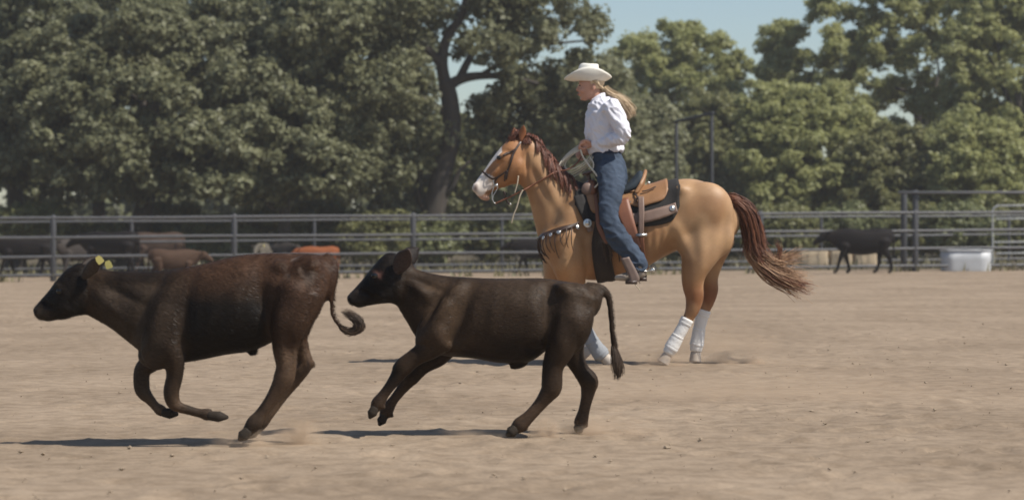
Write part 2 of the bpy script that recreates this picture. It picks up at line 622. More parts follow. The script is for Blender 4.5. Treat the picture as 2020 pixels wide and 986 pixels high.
M['clod'] = simple('dirt clod', (0.25, 0.195, 0.14), 1.0, var=0.35, scale=8, spec=0.1)
M['grass'] = leaf_material('dry grass', (0.12, 0.11, 0.055), (0.25, 0.22, 0.12), 0.2)


def ground_material():
    m, nt, b = material('arena dirt')
    tc = nt.nodes.new('ShaderNodeTexCoord')
    def noise(scale, det, stretch=None):
        src = tc.outputs['Object']
        if stretch:
            mp = nt.nodes.new('ShaderNodeMapping'); mp.inputs['Scale'].default_value = stretch
            nt.links.new(src, mp.inputs[0]); src = mp.outputs[0]
        n = nt.nodes.new('ShaderNodeTexNoise'); n.inputs['Scale'].default_value = scale; n.inputs['Detail'].default_value = det
        nt.links.new(src, n.inputs['Vector'])
        return n.outputs['Fac']
    a = noise(0.55, 5); c = noise(7.0, 6); d = noise(40.0, 3)
    r1 = nt.nodes.new('ShaderNodeValToRGB')
    r1.color_ramp.elements[0].position = 0.36; r1.color_ramp.elements[0].color = (0.236, 0.178, 0.124, 1)
    r1.color_ramp.elements[1].position = 0.62; r1.color_ramp.elements[1].color = (0.295, 0.226, 0.160, 1)
    nt.links.new(a, r1.inputs[0])
    r2 = nt.nodes.new('ShaderNodeValToRGB')
    r2.color_ramp.elements[0].position = 0.28; r2.color_ramp.elements[0].color = (0.74, 0.72, 0.70, 1)
    r2.color_ramp.elements[1].position = 0.6; r2.color_ramp.elements[1].color = (1.05, 1.05, 1.05, 1)
    nt.links.new(c, r2.inputs[0])
    mx = nt.nodes.new('ShaderNodeMix'); mx.data_type = 'RGBA'; mx.blend_type = 'MULTIPLY'; mx.inputs[0].default_value = 1.0
    nt.links.new(r1.outputs[0], mx.inputs[6]); nt.links.new(r2.outputs[0], mx.inputs[7])
    r3 = nt.nodes.new('ShaderNodeValToRGB')
    r3.color_ramp.elements[0].position = 0.3; r3.color_ramp.elements[0].color = (0.86, 0.86, 0.86, 1)
    r3.color_ramp.elements[1].position = 0.75; r3.color_ramp.elements[1].color = (1.08, 1.08, 1.08, 1)
    nt.links.new(d, r3.inputs[0])
    m2 = nt.nodes.new('ShaderNodeMix'); m2.data_type = 'RGBA'; m2.blend_type = 'MULTIPLY'; m2.inputs[0].default_value = 1.0
    nt.links.new(mx.outputs[2], m2.inputs[6]); nt.links.new(r3.outputs[0], m2.inputs[7])
    nt.links.new(m2.outputs[2], b.inputs['Base Color'])
    b.inputs['Roughness'].default_value = 1.0
    b.inputs['Specular IOR Level'].default_value = 0.1
    bp = nt.nodes.new('ShaderNodeBump'); bp.inputs['Strength'].default_value = 0.5; bp.inputs['Distance'].default_value = 0.02
    nt.links.new(c, bp.inputs['Height'])
    nt.links.new(bp.outputs[0], b.inputs['Normal'])
    return m


# ------------------------------------------------------------------ ground
def build_ground():
    ys = [4.0]
    while ys[-1] < 75: ys.append(ys[-1] * 1.0055)
    while ys[-1] < 5000: ys.append(ys[-1] * 1.12)
    xs = np.arange(-15, 15.001, 0.04).tolist()
    e = 15.0; add = []
    while e < 5000:
        e *= 1.15; add.append(e)
    xs = [-q for q in add[::-1]] + xs + add
    X, Yg = np.meshgrid(np.array(xs), np.array(ys))
    p = np.stack([X.ravel(), Yg.ravel(), 0 * X.ravel()], 1)
    amp = 0.35 + 1.1 * sm(0.4, 0.7, vnoise(p, 1.7, 8))
    h = ((vnoise(p, 0.41, 1) - 0.5) * 0.012 + (vnoise(p, 0.15, 2) - 0.5) * 0.006) * amp + (vnoise(p, 1.3, 3) - 0.5) * 0.02
    dent = vnoise(p, 0.22, 5)
    h -= 0.018 * sm(0.70, 0.85, dent)
    lump = vnoise(p, 0.16, 9)
    h += 0.014 * sm(0.74, 0.9, lump)
    # hoof prints: dents with a pushed-up rim
    H2 = np.zeros(X.shape); ya, xa = np.array(ys), np.array(xs)
    for _ in range(1500):
        cy = 8 + 40 * rng.random() ** 1.3; cx = (rng.random() - .5) * .5 * cy
        if rng.random() < .5: cx, cy = cx * .6 + .04 * cy, cy
        ra = .05 + .05 * rng.random(); dp = .008 + .018 * rng.random() ** 2
        i0, i1 = np.searchsorted(ya, (cy - 2.6 * ra, cy + 2.6 * ra)); j0, j1 = np.searchsorted(xa, (cx - 2.6 * ra, cx + 2.6 * ra))
        if i1 <= i0 or j1 <= j0: continue
        d2 = ((Yg[i0:i1, j0:j1] - cy) ** 2 + ((X[i0:i1, j0:j1] - cx) / 1.25) ** 2) / ra ** 2
        H2[i0:i1, j0:j1] += dp * (-np.exp(-d2) + .55 * np.exp(-(np.sqrt(d2) - 1.45) ** 2 / .12))
    h = h + H2.ravel()
    fade = 1 - sm(60, 75, p[:, 1])
    far = sm(14, 30, np.abs(p[:, 0]))
    z = terrain(p[:, 0], p[:, 1]) + h * fade * (1 - far) - 0.004
    V = np.stack([p[:, 0], p[:, 1], z], 1)
    n, m = X.shape
    idx = np.arange(n * m).reshape(n, m)
    q = np.stack([idx[:-1, :-1], idx[:-1, 1:], idx[1:, 1:], idx[1:, :-1]], -1).reshape(-1, 4)
    me = quad_mesh('ground', V, q)
    smooth(me)
    o = obj('ground', me, ground_material())
    tag(o, kind='structure')


def quad_mesh(name, V, Q):
    me = bpy.data.meshes.new(name)
    me.vertices.add(len(V)); me.vertices.foreach_set('co', np.asarray(V, np.float32).ravel())
    k = Q.shape[1]
    me.loops.add(Q.size); me.loops.foreach_set('vertex_index', Q.astype(np.int32).ravel())
    me.polygons.add(len(Q))
    me.polygons.foreach_set('loop_start', np.arange(0, Q.size, k, dtype=np.int32))
    me.update(calc_edges=True)
    return me


build_ground()


def build_pasture():
    xs = np.concatenate([np.linspace(-400, -40, 10), np.arange(-36, 36.1, 1.0), np.linspace(40, 400, 10)])
    ys = np.concatenate([np.arange(68.6, 130, 1.5), np.linspace(140, 900, 12)])
    X, Yg = np.meshgrid(xs, ys)
    V = np.stack([X.ravel(), Yg.ravel(), terrain(X.ravel(), Yg.ravel()) + 0.004], 1)
    n, m = X.shape; idx = np.arange(n * m).reshape(n, m)
    q = np.stack([idx[:-1, :-1], idx[:-1, 1:], idx[1:, 1:], idx[1:, :-1]], -1).reshape(-1, 4)
    o = obj('pasture', quad_mesh('pasture', V, q), simple('pasture turf', (0.095, 0.078, 0.052), 1.0, var=0.5, scale=0.6, spec=0.1))
    tag(o, kind='structure')


build_pasture()


def scatter_clods():
    mb = MB()
    for i in range(900):
        y = 8 + 24 * rng.random() ** 1.4
        x = (rng.random() - 0.5) * (0.46 * y)
        r = 0.005 + 0.012 * rng.random() ** 4
        q = rng.normal(size=(6, 3)) * 0.25
        base = np.array([(1, 0, 0), (-1, 0, 0), (0, 1, 0), (0, -1, 0), (0, 0, 1), (0, 0, -1)], float) + q
        base[:, 2] *= 0.5
        mb.add(base * r + (x, y, float(terrain(x, y)) + r * 0.25), [(0, 2, 4), (2, 1, 4), (1, 3, 4), (3, 0, 4), (2, 0, 5), (1, 2, 5), (3, 1, 5), (0, 3, 5)])
    o = obj('dirt_clods', mb, M['clod'])
    tag(o, 'small dry clods of dirt scattered over the arena ground', 'dirt clods', kind='stuff')


scatter_clods()


# ------------------------------------------------------------------ trees
def crown_mesh(name, clumps, leaves, size, r, keep=None, flat=0.55):
    """leaf-sized faces gathered in sprigs on the skin of many clumps"""
    cl = np.array([c[0] for c in clumps], float); rad = np.array([c[1] for c in clumps], float)
    area = (rad[:, 0] * rad[:, 2] + rad[:, 1] * rad[:, 0])
    per = 11
    ns = max(1, leaves // per)
    pick = r.choice(len(clumps), ns, p=area / area.sum())
    d = r.normal(size=(ns, 3)); d[:, 2] += 0.25
    d /= np.linalg.norm(d, axis=1)[:, None]
    sh = np.clip(0.85 + 0.34 * r.normal(size=ns), 0.2, 1.9)
    sp = cl[pick] + d * rad[pick] * sh[:, None]
    if keep is not None:
        k = keep(sp); sp = sp[k]; d = d[k]; ns = len(sp)
    srad = size * (1.1 + 1.3 * r.random(ns))
    q = r.normal(size=(ns, per, 3)); q /= np.linalg.norm(q, axis=2)[..., None]
    q *= (r.random((ns, per)) ** 0.4)[..., None]
    c = (sp[:, None, :] + q * srad[:, None, None] * np.array((1.15, 1.15, 0.8))).reshape(-1, 3)
    nrm = 0.75 * q + 0.55 * d[:, None, :] + 0.6 * r.normal(size=(ns, per, 3))
    nrm[..., 2] += flat
    nrm = nrm.reshape(-1, 3); nrm /= np.linalg.norm(nrm, axis=1)[:, None]
    t = np.cross(nrm, r.normal(size=nrm.shape)); t /= np.linalg.norm(t, axis=1)[:, None]
    b = np.cross(nrm, t)
    L = (size * (0.55 + 0.7 * r.random(len(c))))[:, None]
    W = L * (0.45 + 0.25 * r.random(len(c)))[:, None]
    V = np.stack([c - t * L, c + b * W + nrm * L * 0.12 - t * L * 0.1, c + t * L, c - b * W + nrm * L * 0.12 - t * L * 0.1], 1).reshape(-1, 3)
    Q = np.arange(len(V)).reshape(-1, 4)
    return quad_mesh(name, V, Q)


def clumps_in(center, radii, n, r, cmin=0.5, cmax=1.1, squash=0.75, inside=0.45):
    out = []
    for _ in range(n):
        d = r.normal(size=3); d /= (np.abs(d) ** 3).sum() ** (1 / 3)
        k = inside + (1 - inside) * r.random() ** 0.6
        c = np.array(center) + d * np.array(radii) * k
        q = cmin + (cmax - cmin) * r.random()
        out.append((c, (q, q, q * squash)))
    return out


def limbs_to(mb, base, top, clumps, r, r0, n=9):
    """a tapered trunk and bent limbs that run to some of the clumps"""
    C = crom([base, base * 0.6 + top * 0.4 + r.normal(size=3) * (0.15, 0.15, 0), top], 6)
    mb.tube(C, np.linspace(r0, r0 * 0.55, len(C)) * (1 + 0.25 * np.exp(-np.arange(len(C)) * 0.8)), nseg=10)
    for i in r.choice(len(clumps), min(n, len(clumps)), replace=False):
        e = np.array(clumps[i][0])
        t = 0.5 + 0.5 * r.random()
        s = base * (1 - t) + top * t
        mid = (s + e) / 2 + np.array((0, 0, -0.25)) + r.normal(size=3) * 0.25
        D = crom([s, mid, e], 5)
        mb.tube(D, np.linspace(r0 * 0.42, r0 * 0.08, len(D)), nseg=7)


def tree(name, label, uc, Y, half_px, top_v, bottom_v, leaf_mat, leaves, size, seed, group, nclump=34, depth=None, trunk=0.22, cmin=0.5, cmax=1.1, keep=None, squash=0.75, cat='tree', extra=None, inside=0.45, trunk_u=None):
    r = np.random.default_rng(seed)
    s = F / Y
    gx = (uc - 1010) / s
    gz = float(terrain(gx, Y))
    zt = CAM_H + (HOR - top_v) / s; zb = max(gz + 0.25, CAM_H + (HOR - bottom_v) / s)
    rx = half_px / s; rz = (zt - zb) / 2
    ry = depth if depth else min(rx, 3.5)
    cmin *= 0.5; cmax *= 0.62; nclump = int(nclump * 3.2); leaves = int(leaves * 1.9); size *= 0.72
    if leaf_mat in (M['pale_leaf'], M['olive_leaf']): cmin *= .62; cmax *= .72; nclump = int(nclump * 1.9); size *= .85; leaves = int(leaves * 1.3)
    base = np.array((((trunk_u or uc) - 1010) / s, Y, gz - 0.05))
    c = np.array((gx, Y, (zt + zb) / 2))
    k = cmax * 0.8
    lean = min(2.4, rz * .8)
    cl = clumps_in(c, (max(0.2, rx - k), max(0.2, ry - k), max(0.2, rz - k * squash)), nclump, r, cmin, cmax, squash, inside)
    cl = [(q[0] + np.array((0, lean * (q[0][2] - c[2]) / rz, 0)), q[1]) for q in cl]       # lower boughs reach out
    if extra: cl += extra
    root = empty(name, base)
    tag(root, label, cat, group)
    tb = MB()
    top = base * 0.35 + c * 0.65; top[2] = gz + (zt - gz) * 0.55
    limbs_to(tb, base, top, cl, r, trunk)
    tm = tb.mesh(); smooth(tm)
    obj('trunk', tm, M['bark'], root)
    obj('crown', crown_mesh('crown', cl, leaves, size, r, keep), leaf_mat, root)
    return root


def build_big_oak():
    """the oak whose dark trunk stands open between its leaves"""
    Y = 78.0
    r = np.random.default_rng(5)
    pt = lambda u, v, dy=0: P(u, v, Y + dy)
    base = pt(848, 540); base[2] = float(terrain(base[0], Y)) - 0.05
    root = empty('oak_tree', base)
    tag(root, 'big dark oak with an open forked trunk, behind the fence left of the horse', 'tree', 'trees beyond the fence')
    mb = MB()
    def br(pts, r0, r1):
        C = crom([pt(*q) for q in pts], 6)
        mb.tube(C, np.linspace(r0, r1, len(C)), nseg=10)
    mb.tube(crom([base, pt(850, 480), pt(858, 410), pt(872, 340), pt(890, 265), pt(888, 205), pt(880, 165)], 6), np.linspace(0.42, 0.26, 37), nseg=12)
    br([(880, 175), (905, 158), (945, 150), (1000, 152, -.4), (1060, 165, -.6)], 0.2, 0.06)
    br([(882, 180), (872, 130), (880, 80), (910, 30), (930, -40)], 0.22, 0.1)
    br([(905, 158), (930, 110, .3), (960, 75, .6), (1000, 40, 1.0), (1060, 0, 1.2)], 0.14, 0.05)
    br([(872, 130), (835, 90, -.4), (780, 60, -.8), (720, 20, -1)], 0.16, 0.05)
    br([(884, 230), (845, 200, -.3), (800, 190, -.6), (740, 200, -1)], 0.12, 0.04)
    br([(868, 350), (835, 330, .2), (825, 380, .2), (838, 420, .1), (850, 445)], 0.07, 0.12)
    br([(862, 400), (890, 370, -.2), (905, 340, -.3), (925, 320, -.4)], 0.13, 0.05)
    br([(910, 30), (950, -20, .2), (1020, -40, .4)], 0.12, 0.05)
    br([(945, 150), (1000, 120), (1080, 90), (1160, 80)], 0.08, 0.03)
    tm = mb.mesh(); smooth(tm)
    obj('trunk', tm, M['bark'], root)
    cl = []
    def cluster(u, v, ru, rv, n, dy=0.0, dd=1.2, q0=0.35, q1=0.75):
        for _ in range(n):
            a = r.normal(size=2) * 0.5
            y = dy + r.normal() * dd
            q = q0 + (q1 - q0) * r.random()
            cl.append((pt(u + a[0] * ru, v + a[1] * rv, y), (q, q, q * 0.7)))
    cluster(700, 100, 130, 110, 46, -1.0, 1.2)
    cluster(600, 20, 140, 70, 24)
    cluster(760, 20, 110, 60, 22)
    cluster(930, -20, 120, 50, 18)
    cluster(1010, 20, 110, 50, 24, 0.3, 1.0, 0.3, 0.6)
    cluster(1000, 95, 100, 45, 22, -0.3, 0.9, 0.3, 0.55)
    cluster(1150, 110, 50, 90, 18, 0.5, 0.7, 0.25, 0.5)
    cluster(1180, 200, 70, 70, 14, 0.5, 0.7, 0.3, 0.55)
    cluster(1060, 230, 100, 90, 30, 1.4, 0.7)
    cluster(985, 330, 60, 80, 18, 0.6, 0.7)
    cluster(770, 180, 80, 70, 26, -0.6, 0.7)
    cluster(790, 290, 70, 70, 26, -0.6, 0.6)
    cluster(690, 290, 110, 100, 32, -0.8, 0.8)
    cluster(960, 200, 40, 25, 6, 0.5, 0.5, 0.25, 0.4)
    cluster(820, 400, 90, 40, 16, 0.6, 0.4, 0.3, 0.5)
    def keep(sp):
        s = F / sp[:, 1]
        uv = np.stack([1010 + sp[:, 0] * s, HOR - (sp[:, 2] - CAM_H) * s], 1)
        g = inpoly(uv, [(838, 440), (852, 340), (868, 260), (862, 120), (905, 120), (990, 140), (990, 165), (915, 175), (915, 280), (895, 350), (888, 440)])
        g |= inpoly(uv, [(895, -10), (925, -10), (935, 45), (905, 40)])
        return ~(g & (r.random(len(sp)) < 0.93))
    obj('crown', crown_mesh('crown', cl, 110000, 0.105, r, keep), M['oak_leaf'], root)


build_big_oak()
G = 'trees beyond the fence'
tree('oak_tree', 'broad leafy oak filling the left, its shaded trunk above the dark cattle', 330, 77, 330, -70, 410, M['oak_leaf'], 52000, 0.15, 11, G, 90, 3.2, 0.4, 0.45, 1.0, trunk_u=250)
tree('oak_tree', 'dense oak cut off by the left edge of the photo', 0, 80, 240, -60, 380, M['oak_leaf_deep'], 34000, 0.155, 12, G, 60, 3.2, 0.35, 0.45, 1.0, trunk_u=30)
tree('oak_tree', 'lower oak between the broad oak and the forked trunk', 560, 75, 210, 120, 415, M['oak_leaf'], 32000, 0.145, 13, G, 60, 2.4, 0.25, 0.4, 0.85, trunk_u=560)
tree('oak_tree', 'dark oak in the second row behind the broad oak', 200, 92, 380, -120, 440, M['oak_leaf_deep'], 30000, 0.21, 14, G, 60, 3, 0.3, 0.7, 1.4)
tree('oak_tree', 'dark oak in the second row, left of the forked trunk', 640, 94, 240, -90, 440, M['oak_leaf_deep'], 30000, 0.2, 15, G, 60, 3, 0.3, 0.7, 1.4)
tree('oak_tree', 'olive tree standing behind the forked trunk and the horse head', 960, 98, 200, 215, 450, M['olive_leaf'], 22000, 0.19, 16, G, 46, 2.5, 0.25, 0.5, 1.1)
tree('leafy_tree', 'grey green tree behind the rider and her hat', 1165, 88, 120, 90, 440, M['oak_leaf'], 24000, 0.15, 17, G, 50, 2.0, 0.2, 0.4, 0.85)
tree('leafy_tree', 'pale green tree right of the rider, rounded top against the sky', 1345, 112, 165, 22, 440, M['pale_leaf'], 26000, 0.19, 18, G, 60, 2.6, 0.22, 0.5, 1.0)
tree('leafy_tree', 'narrow pointed tree standing alone against the blue sky gap', 1555, 108, 62, 5, 420, M['pale_leaf'], 15000, 0.18, 19, G, 34, 1.6, 0.18, 0.4, 0.8)
tree('leafy_tree', 'tall pale green tree right of the narrow pointed tree', 1812, 106, 235, -120, 430, M['pale_leaf'], 36000, 0.19, 20, G, 70, 3.0, 0.25, 0.5, 1.1)
tree('leafy_tree', 'pale green tree cut off by the right edge of the photo', 2010, 100, 160, -100, 430, M['pale_leaf'], 28000, 0.18, 21, G, 56, 2.5, 0.22, 0.5, 1.0)
tree('leafy_tree', 'low rounded bright tree behind the horse rump and tail', 1590, 92, 160, 150, 440, M['pale_leaf'], 28000, 0.16, 22, G, 54, 2.2, 0.2, 0.45, 0.95)
tree('leafy_tree', 'olive brown tree behind the dark gate frame', 1430, 98, 120, 165, 440, M['olive_leaf'], 24000, 0.17, 23, G, 50, 2.0, 0.2, 0.45, 0.95)
tree('leafy_tree', 'low dark olive tree above the black cow at right', 1770, 90, 130, 240, 445, M['olive_leaf'], 22000, 0.155, 24, G, 46, 2.0, 0.2, 0.4, 0.9)
tree('leafy_tree', 'low bright tree above the raised rail at far right', 1930, 88, 110, 215, 445, M['pale_leaf'], 20000, 0.155, 25, G, 40, 2.0, 0.2, 0.4, 0.9)
tree('leafy_tree', 'mid green tree between the rider and the dark gate frame', 1275, 90, 90, 180, 440, M['oak_leaf'], 20000, 0.155, 26, G, 44, 1.8, 0.2, 0.4, 0.85)

# undergrowth right behind the rails
GB = 'bushes behind the pipe fence'
bush_spots = [(60, 400, 470), (190, 430, 520), (330, 395, 515), (420, 420, 540), (520, 400, 520), (640, 390, 530), (740, 405, 525), (850, 425, 535), (960, 415, 530), (1060, 420, 530), (1320, 400, 530), (1430, 405, 530), (1540, 400, 530), (1660, 395, 520), (1800, 400, 525), (1900, 395, 525), (2010, 390, 525)]
near_words = ['at the far left behind the cattle', 'beneath the broad oak trunk', 'behind the row of rails left of the brown cow rump', 'behind the brown rump in front of the fence', 'behind the yellow tagged cow', 'above the orange cow', 'above the dark calf head', 'at the foot of the forked oak trunk', 'below the horse muzzle', 'behind the horse chest', 'behind the saddle', 'behind the horse rump', 'behind the horse tail', 'behind the black cow head', 'behind the black cow rump', 'behind the steel trough', 'at the far right behind the pale panel']
for i, (u, tv, bv) in enumerate(bush_spots):
    tree('bush', 'leafy bush ' + near_words[i], u, 76.0 + (i % 3) * 1.2, 85, tv, bv, M['bush_leaf'] if i % 2 else M['olive_leaf'], 6500, 0.12, 60 + i, GB, 20, 1.1, 0.05, 0.3, 0.6, cat='bush')

# a far wood that closes the gaps between the trunks
def far_wood():
    r = np.random.default_rng(91)
    cl = []
    for i in range(520):
        x = (r.random() - 0.5) * 130
        z = 0.4 + 6.2 * r.random()
        if x > -2: z = 0.4 + 3.6 * r.random()
        if i > 260: z = 0.3 + 2.6 * r.random()
        q = 0.9 + 0.9 * r.random()
        cl.append((np.array((x, 128 + r.normal() * 2.5, z)), (q, q, q * 0.8)))
    o = obj('far_wood', crown_mesh('far_wood', cl, 90000, 0.3, r), M['oak_leaf_deep'])
    tag(o, 'dark mass of woodland seen in the gaps behind the trees', 'woodland', kind='stuff')


far_wood()


FL0, FR0 = np.array((-12.6, 60.0)), np.array((13.8, 65.75))


def grass_strip():
    r = np.random.default_rng(33)
    n = 6000
    x = (r.random(n) - 0.5) * 44; y = 68.5 + r.random(n) * 24
    k = (vnoise(np.stack([x, y, 0 * x], 1), 2.2, 4) > 0.42)
    x, y = x[k], y[k]
    nf = 900; t = r.random(nf) * 1.5 - .25; q = vnoise(np.stack([t * 30, 0 * t, 0 * t], 1), 1.1, 6) > .5
    t = t[q]; wx = FL0[0] + (FR0[0] - FL0[0]) * t; wy = FL0[1] + (FR0[1] - FL0[1]) * t + r.normal(size=len(t)) * .18
    x = np.concatenate([x, wx]); y = np.concatenate([y, wy])
    z = terrain(x, y)
    h = 0.12 + 0.22 * r.random(len(x))
    a = r.random(len(x)) * math.pi
    dx, dy = np.cos(a) * 0.05, np.sin(a) * 0.05
    lx, ly = r.normal(size=len(x)) * 0.08, r.normal(size=len(x)) * 0.08
    V = np.stack([np.stack([x - dx, y - dy, z - 0.02], 1), np.stack([x + dx, y + dy, z - 0.02], 1), np.stack([x + lx, y + ly, z + h], 1)], 1).reshape(-1, 3)
    o = obj('pasture_grass', quad_mesh('pasture_grass', V, np.arange(len(V)).reshape(-1, 3)), M['grass'])
    tag(o, 'pale dry grass growing beyond the pipe fence', 'grass', kind='stuff')


grass_strip()


# ------------------------------------------------------------------ fences
FL = np.array((-12.6 * 1.0, 60.0)); FR = np.array((13.8, 65.75))


def fence_line(t, off=0.0):
    q = FL + (FR - FL) * t
    return q[0], q[1] + off


def pipe_fence(name, label, heights, post_ts, off, r_rail, r_post, top, t0=-0.7, t1=1.7, mat='pipe', pmat='pipe_post'):
    x, y = fence_line(0.5, off)
    root = empty(name, (x, y, float(terrain(x, y))))
    tag(root, label, 'fence')
    for t in post_ts:
        x, y = fence_line(t, off); z = float(terrain(x, y))
        mb = MB(); mb.tube([(x, y, z - 0.1), (x, y, z + top * 0.5), (x, y, z + top)], r_post, nseg=12)
        me = mb.mesh(); smooth(me)
        obj('post', me, M[pmat], root)
    for h in heights:
        C = []
        for t in np.linspace(t0, t1, 60):
            x, y = fence_line(t, off)
            C.append((x, y - r_post * 0.5, float(terrain(x, y)) + h + 0.006 * math.sin(t * 23 + h * 9)))
        mb = MB(); mb.tube(C, r_rail, nseg=10)
        me = mb.mesh(); smooth(me)
        obj('rail', me, M[mat], root)
    return root


def t_of(u, off=0.0):
    """fence parameter seen at column u"""
    lo, hi = -0.5, 1.5
    for _ in range(50):
        m = (lo + hi) / 2
        x, y = fence_line(m, off)
        if 1010 + x * F / y < u: lo = m
        else: hi = m
    return lo


post_u = [-1000, -620, -250, 105, 462, 815, 1160, 1500, 1805, 2130, 2480, 2830]
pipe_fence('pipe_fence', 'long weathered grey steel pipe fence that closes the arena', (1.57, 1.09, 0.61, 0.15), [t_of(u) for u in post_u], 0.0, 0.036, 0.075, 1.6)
pipe_fence('pipe_fence', 'second pipe fence of the pen, seen just behind the arena rails', (1.53, 0.95, 0.2), [t_of(u, 9.0) for u in (-100, 260, 620, 990, 1350, 1620, 1990)], 9.0, 0.034, 0.05, 1.55)


def frame_gate():
    """the dark pipe arch standing behind the rider"""
    Y = 80.0
    a0 = P(1334, 540, Y); a1 = P(1404, 540, Y - 3)
    g0 = float(terrain(a0[0], Y)); g1 = float(terrain(a1[0], Y - 3))
    t0 = P(1334, 240, Y); t1 = P(1404, 224, Y - 3)
    root = empty('gate_frame', ((a0[0] + a1[0]) / 2, Y - 1.5, (g0 + g1) / 2))
    tag(root, 'tall dark steel gate frame with a slanting top bar among the trees', 'gate frame')
    for b, t, g in ((a0, t0, g0), (a1, t1, g1)):
        mb = MB(); mb.tube([(t[0], t[1], g - 0.1), (t[0], t[1], (g + t[2]) / 2), (t[0], t[1], t[2])], 0.055, nseg=10)
        me = mb.mesh(); smooth(me); obj('post', me, M['pipe_dark'], root)
    mb = MB(); d = (t1 - t0) / np.linalg.norm(t1 - t0)
    mb.tube([t0 - d * 0.1, (t0 + t1) / 2, t1 + d * 0.1], 0.05, nseg=10)
    me = mb.mesh(); smooth(me); obj('top_bar', me, M['pipe_dark'], root)


frame_gate()


def raised_panel():
    """the taller panel at the right: two posts and a high rail"""
    Y = 65.6
    root = None
    pts = [P(1783, 382, Y + 1.2), P(1806, 379, Y + 0.6)]
    x, y = pts[1][0], pts[1][1]
    root = empty('tall_pipe_panel', (x, y, float(terrain(x, y))))
    tag(root, 'taller pipe panel with one high rail rising over the fence at right', 'fence panel')
    for p, r in zip(pts, (0.09, 0.085)):
        z = float(terrain(p[0], p[1]))
        mb = MB(); mb.tube([(p[0], p[1], z - 0.1), (p[0], p[1], z + 1), (p[0], p[1], p[2])], r, nseg=12)
        me = mb.mesh(); smooth(me); obj('post', me, M['pipe_dark'], root)
    e = P(2150, 380, Y + 0.6)
    mb = MB(); mb.tube([P(1774, 380, Y + 0.5), P(1900, 380, Y + 0.5), e], 0.04, nseg=10)
    me = mb.mesh(); smooth(me); obj('rail', me, M['pipe'], root)


raised_panel()


def pale_panel():
    Y = 72.0
    x, y, _ = P(2010, 470, Y)
    root = empty('livestock_panel', (x, y, float(terrain(x, y))))
    tag(root, 'pale galvanised livestock panel with rounded corner at far right', 'livestock panel')
    for v, u0 in ((406, 1968), (432, 1965), (455, 1962), (478, 1962), (500, 1966)):
        mb = MB(); mb.tube([P(u0, v, Y), P(2050, v - 1, Y), P(2140, v - 1, Y)], 0.028, nseg=8)
        me = mb.mesh(); smooth(me); obj('rail', me, M['pipe_pale'], root)
    C = crom([P(1968, 406, Y), P(1960, 412, Y), P(1958, 424, Y), P(1958, 480, Y), P(1958, 535, Y)], 5)
    C[-1][2] = float(terrain(x, y)) - 0.03
    mb = MB(); mb.tube(C, 0.03, nseg=8)
    me = mb.mesh(); smooth(me); obj('end_post', me, M['pipe_pale'], root)


pale_panel()


def trough():
    Y = 65.5
    c = P(1905, 545, Y); s = F / Y
    g = float(terrain(c[0], Y))
    hx, hy, h = 50 / s, 0.32, 0.55
    root = empty('water_trough', (c[0], Y, g))
    tag(root, 'pale galvanised steel water trough with rounded ends by the fence', 'water trough')
    def stadium(hx, hy, n=14):
        pts = []
        for k in range(n + 1):
            a = -math.pi / 2 + math.pi * k / n; pts.append((hx - hy + hy * math.cos(a), hy * math.sin(a)))
        for k in range(n + 1):
            a = math.pi / 2 + math.pi * k / n; pts.append((-hx + hy + hy * math.cos(a), hy * math.sin(a)))
        return np.array(pts)
    mb = MB()
    prof = [(0.97, 0.0), (0.985, 0.14), (0.99, 0.3), (1.0, h), (0.96, h), (0.95, 0.1)]
    G_ = []
    for k, z in prof:
        q = stadium(hx * k, hy * k)
        q = np.vstack([q, q[:1]])
        G_.append(np.column_stack([q[:, 0] + c[0], q[:, 1] + Y, np.full(len(q), g + z)]))
    mb.grid(np.array(G_))
    n0 = mb.n - len(G_[-1])
    mb.f.append(tuple(range(n0, mb.n - 1)))
    me = mb.mesh(); smooth(me)
    obj('tank', me, M['trough'], root)
    q = stadium(hx * 1.01, hy * 1.01); q = np.vstack([q, q[:2]])
    C = np.column_stack([q[:, 0] + c[0], q[:, 1] + Y, np.full(len(q), g + h)])
    mb = MB(); mb.tube(C, 0.022, nseg=8, caps=None)
    me = mb.mesh(); smooth(me); obj('rim', me, M['trough'], root)


trough()


def bales():
    words = ['pale straw bale right below the horse tail tips', 'pale straw bale between the front legs of the black cow', 'pale straw bale under the belly of the black cow']
    for i, (u0, u1) in enumerate(((1577, 1632), (1637, 1680), (1684, 1727))):
        Y = 73.0
        a, b = P(u0, 540, Y), P(u1, 540, Y)
        g = float(terrain((a[0] + b[0]) / 2, Y))
        mb = MB()
        mb.box(((a[0] + b[0]) / 2, Y, g + 0.26), ((b[0] - a[0]) / 2, 0.24, 0.27), rot=0.05 * (i - 1))
        me = evaluated(mb.mesh(), [('BEVEL', dict(width=0.05, segments=2)), ('SUBSURF', dict(levels=2, render_levels=2, subdivision_type='SIMPLE'))])
        v = verts_of(me); v = v + (np.stack([vnoise(v, 0.12, 70 + k) for k in range(3)], 1) - 0.5) * 0.05
        me.vertices.foreach_set('co', v.ravel()); smooth(me)
        root = obj('straw_bale', me, M['straw'], None, ((a[0] + b[0]) / 2, Y, g))
        tag(root, words[i], 'straw bale', 'straw bales behind the fence')
        for k in (-0.35, 0.35):
            mb = MB(); x = (a[0] + b[0]) / 2 + k * (b[0] - a[0]) / 2
            mb.tube([(x, Y - 0.26, g + 0.02), (x, Y - 0.27, g + 0.52), (x, Y + 0.26, g + 0.55), (x, Y + 0.26, g + 0.02)], 0.008, nseg=5)
            obj('twine', mb, M['cord'], root)


bales()



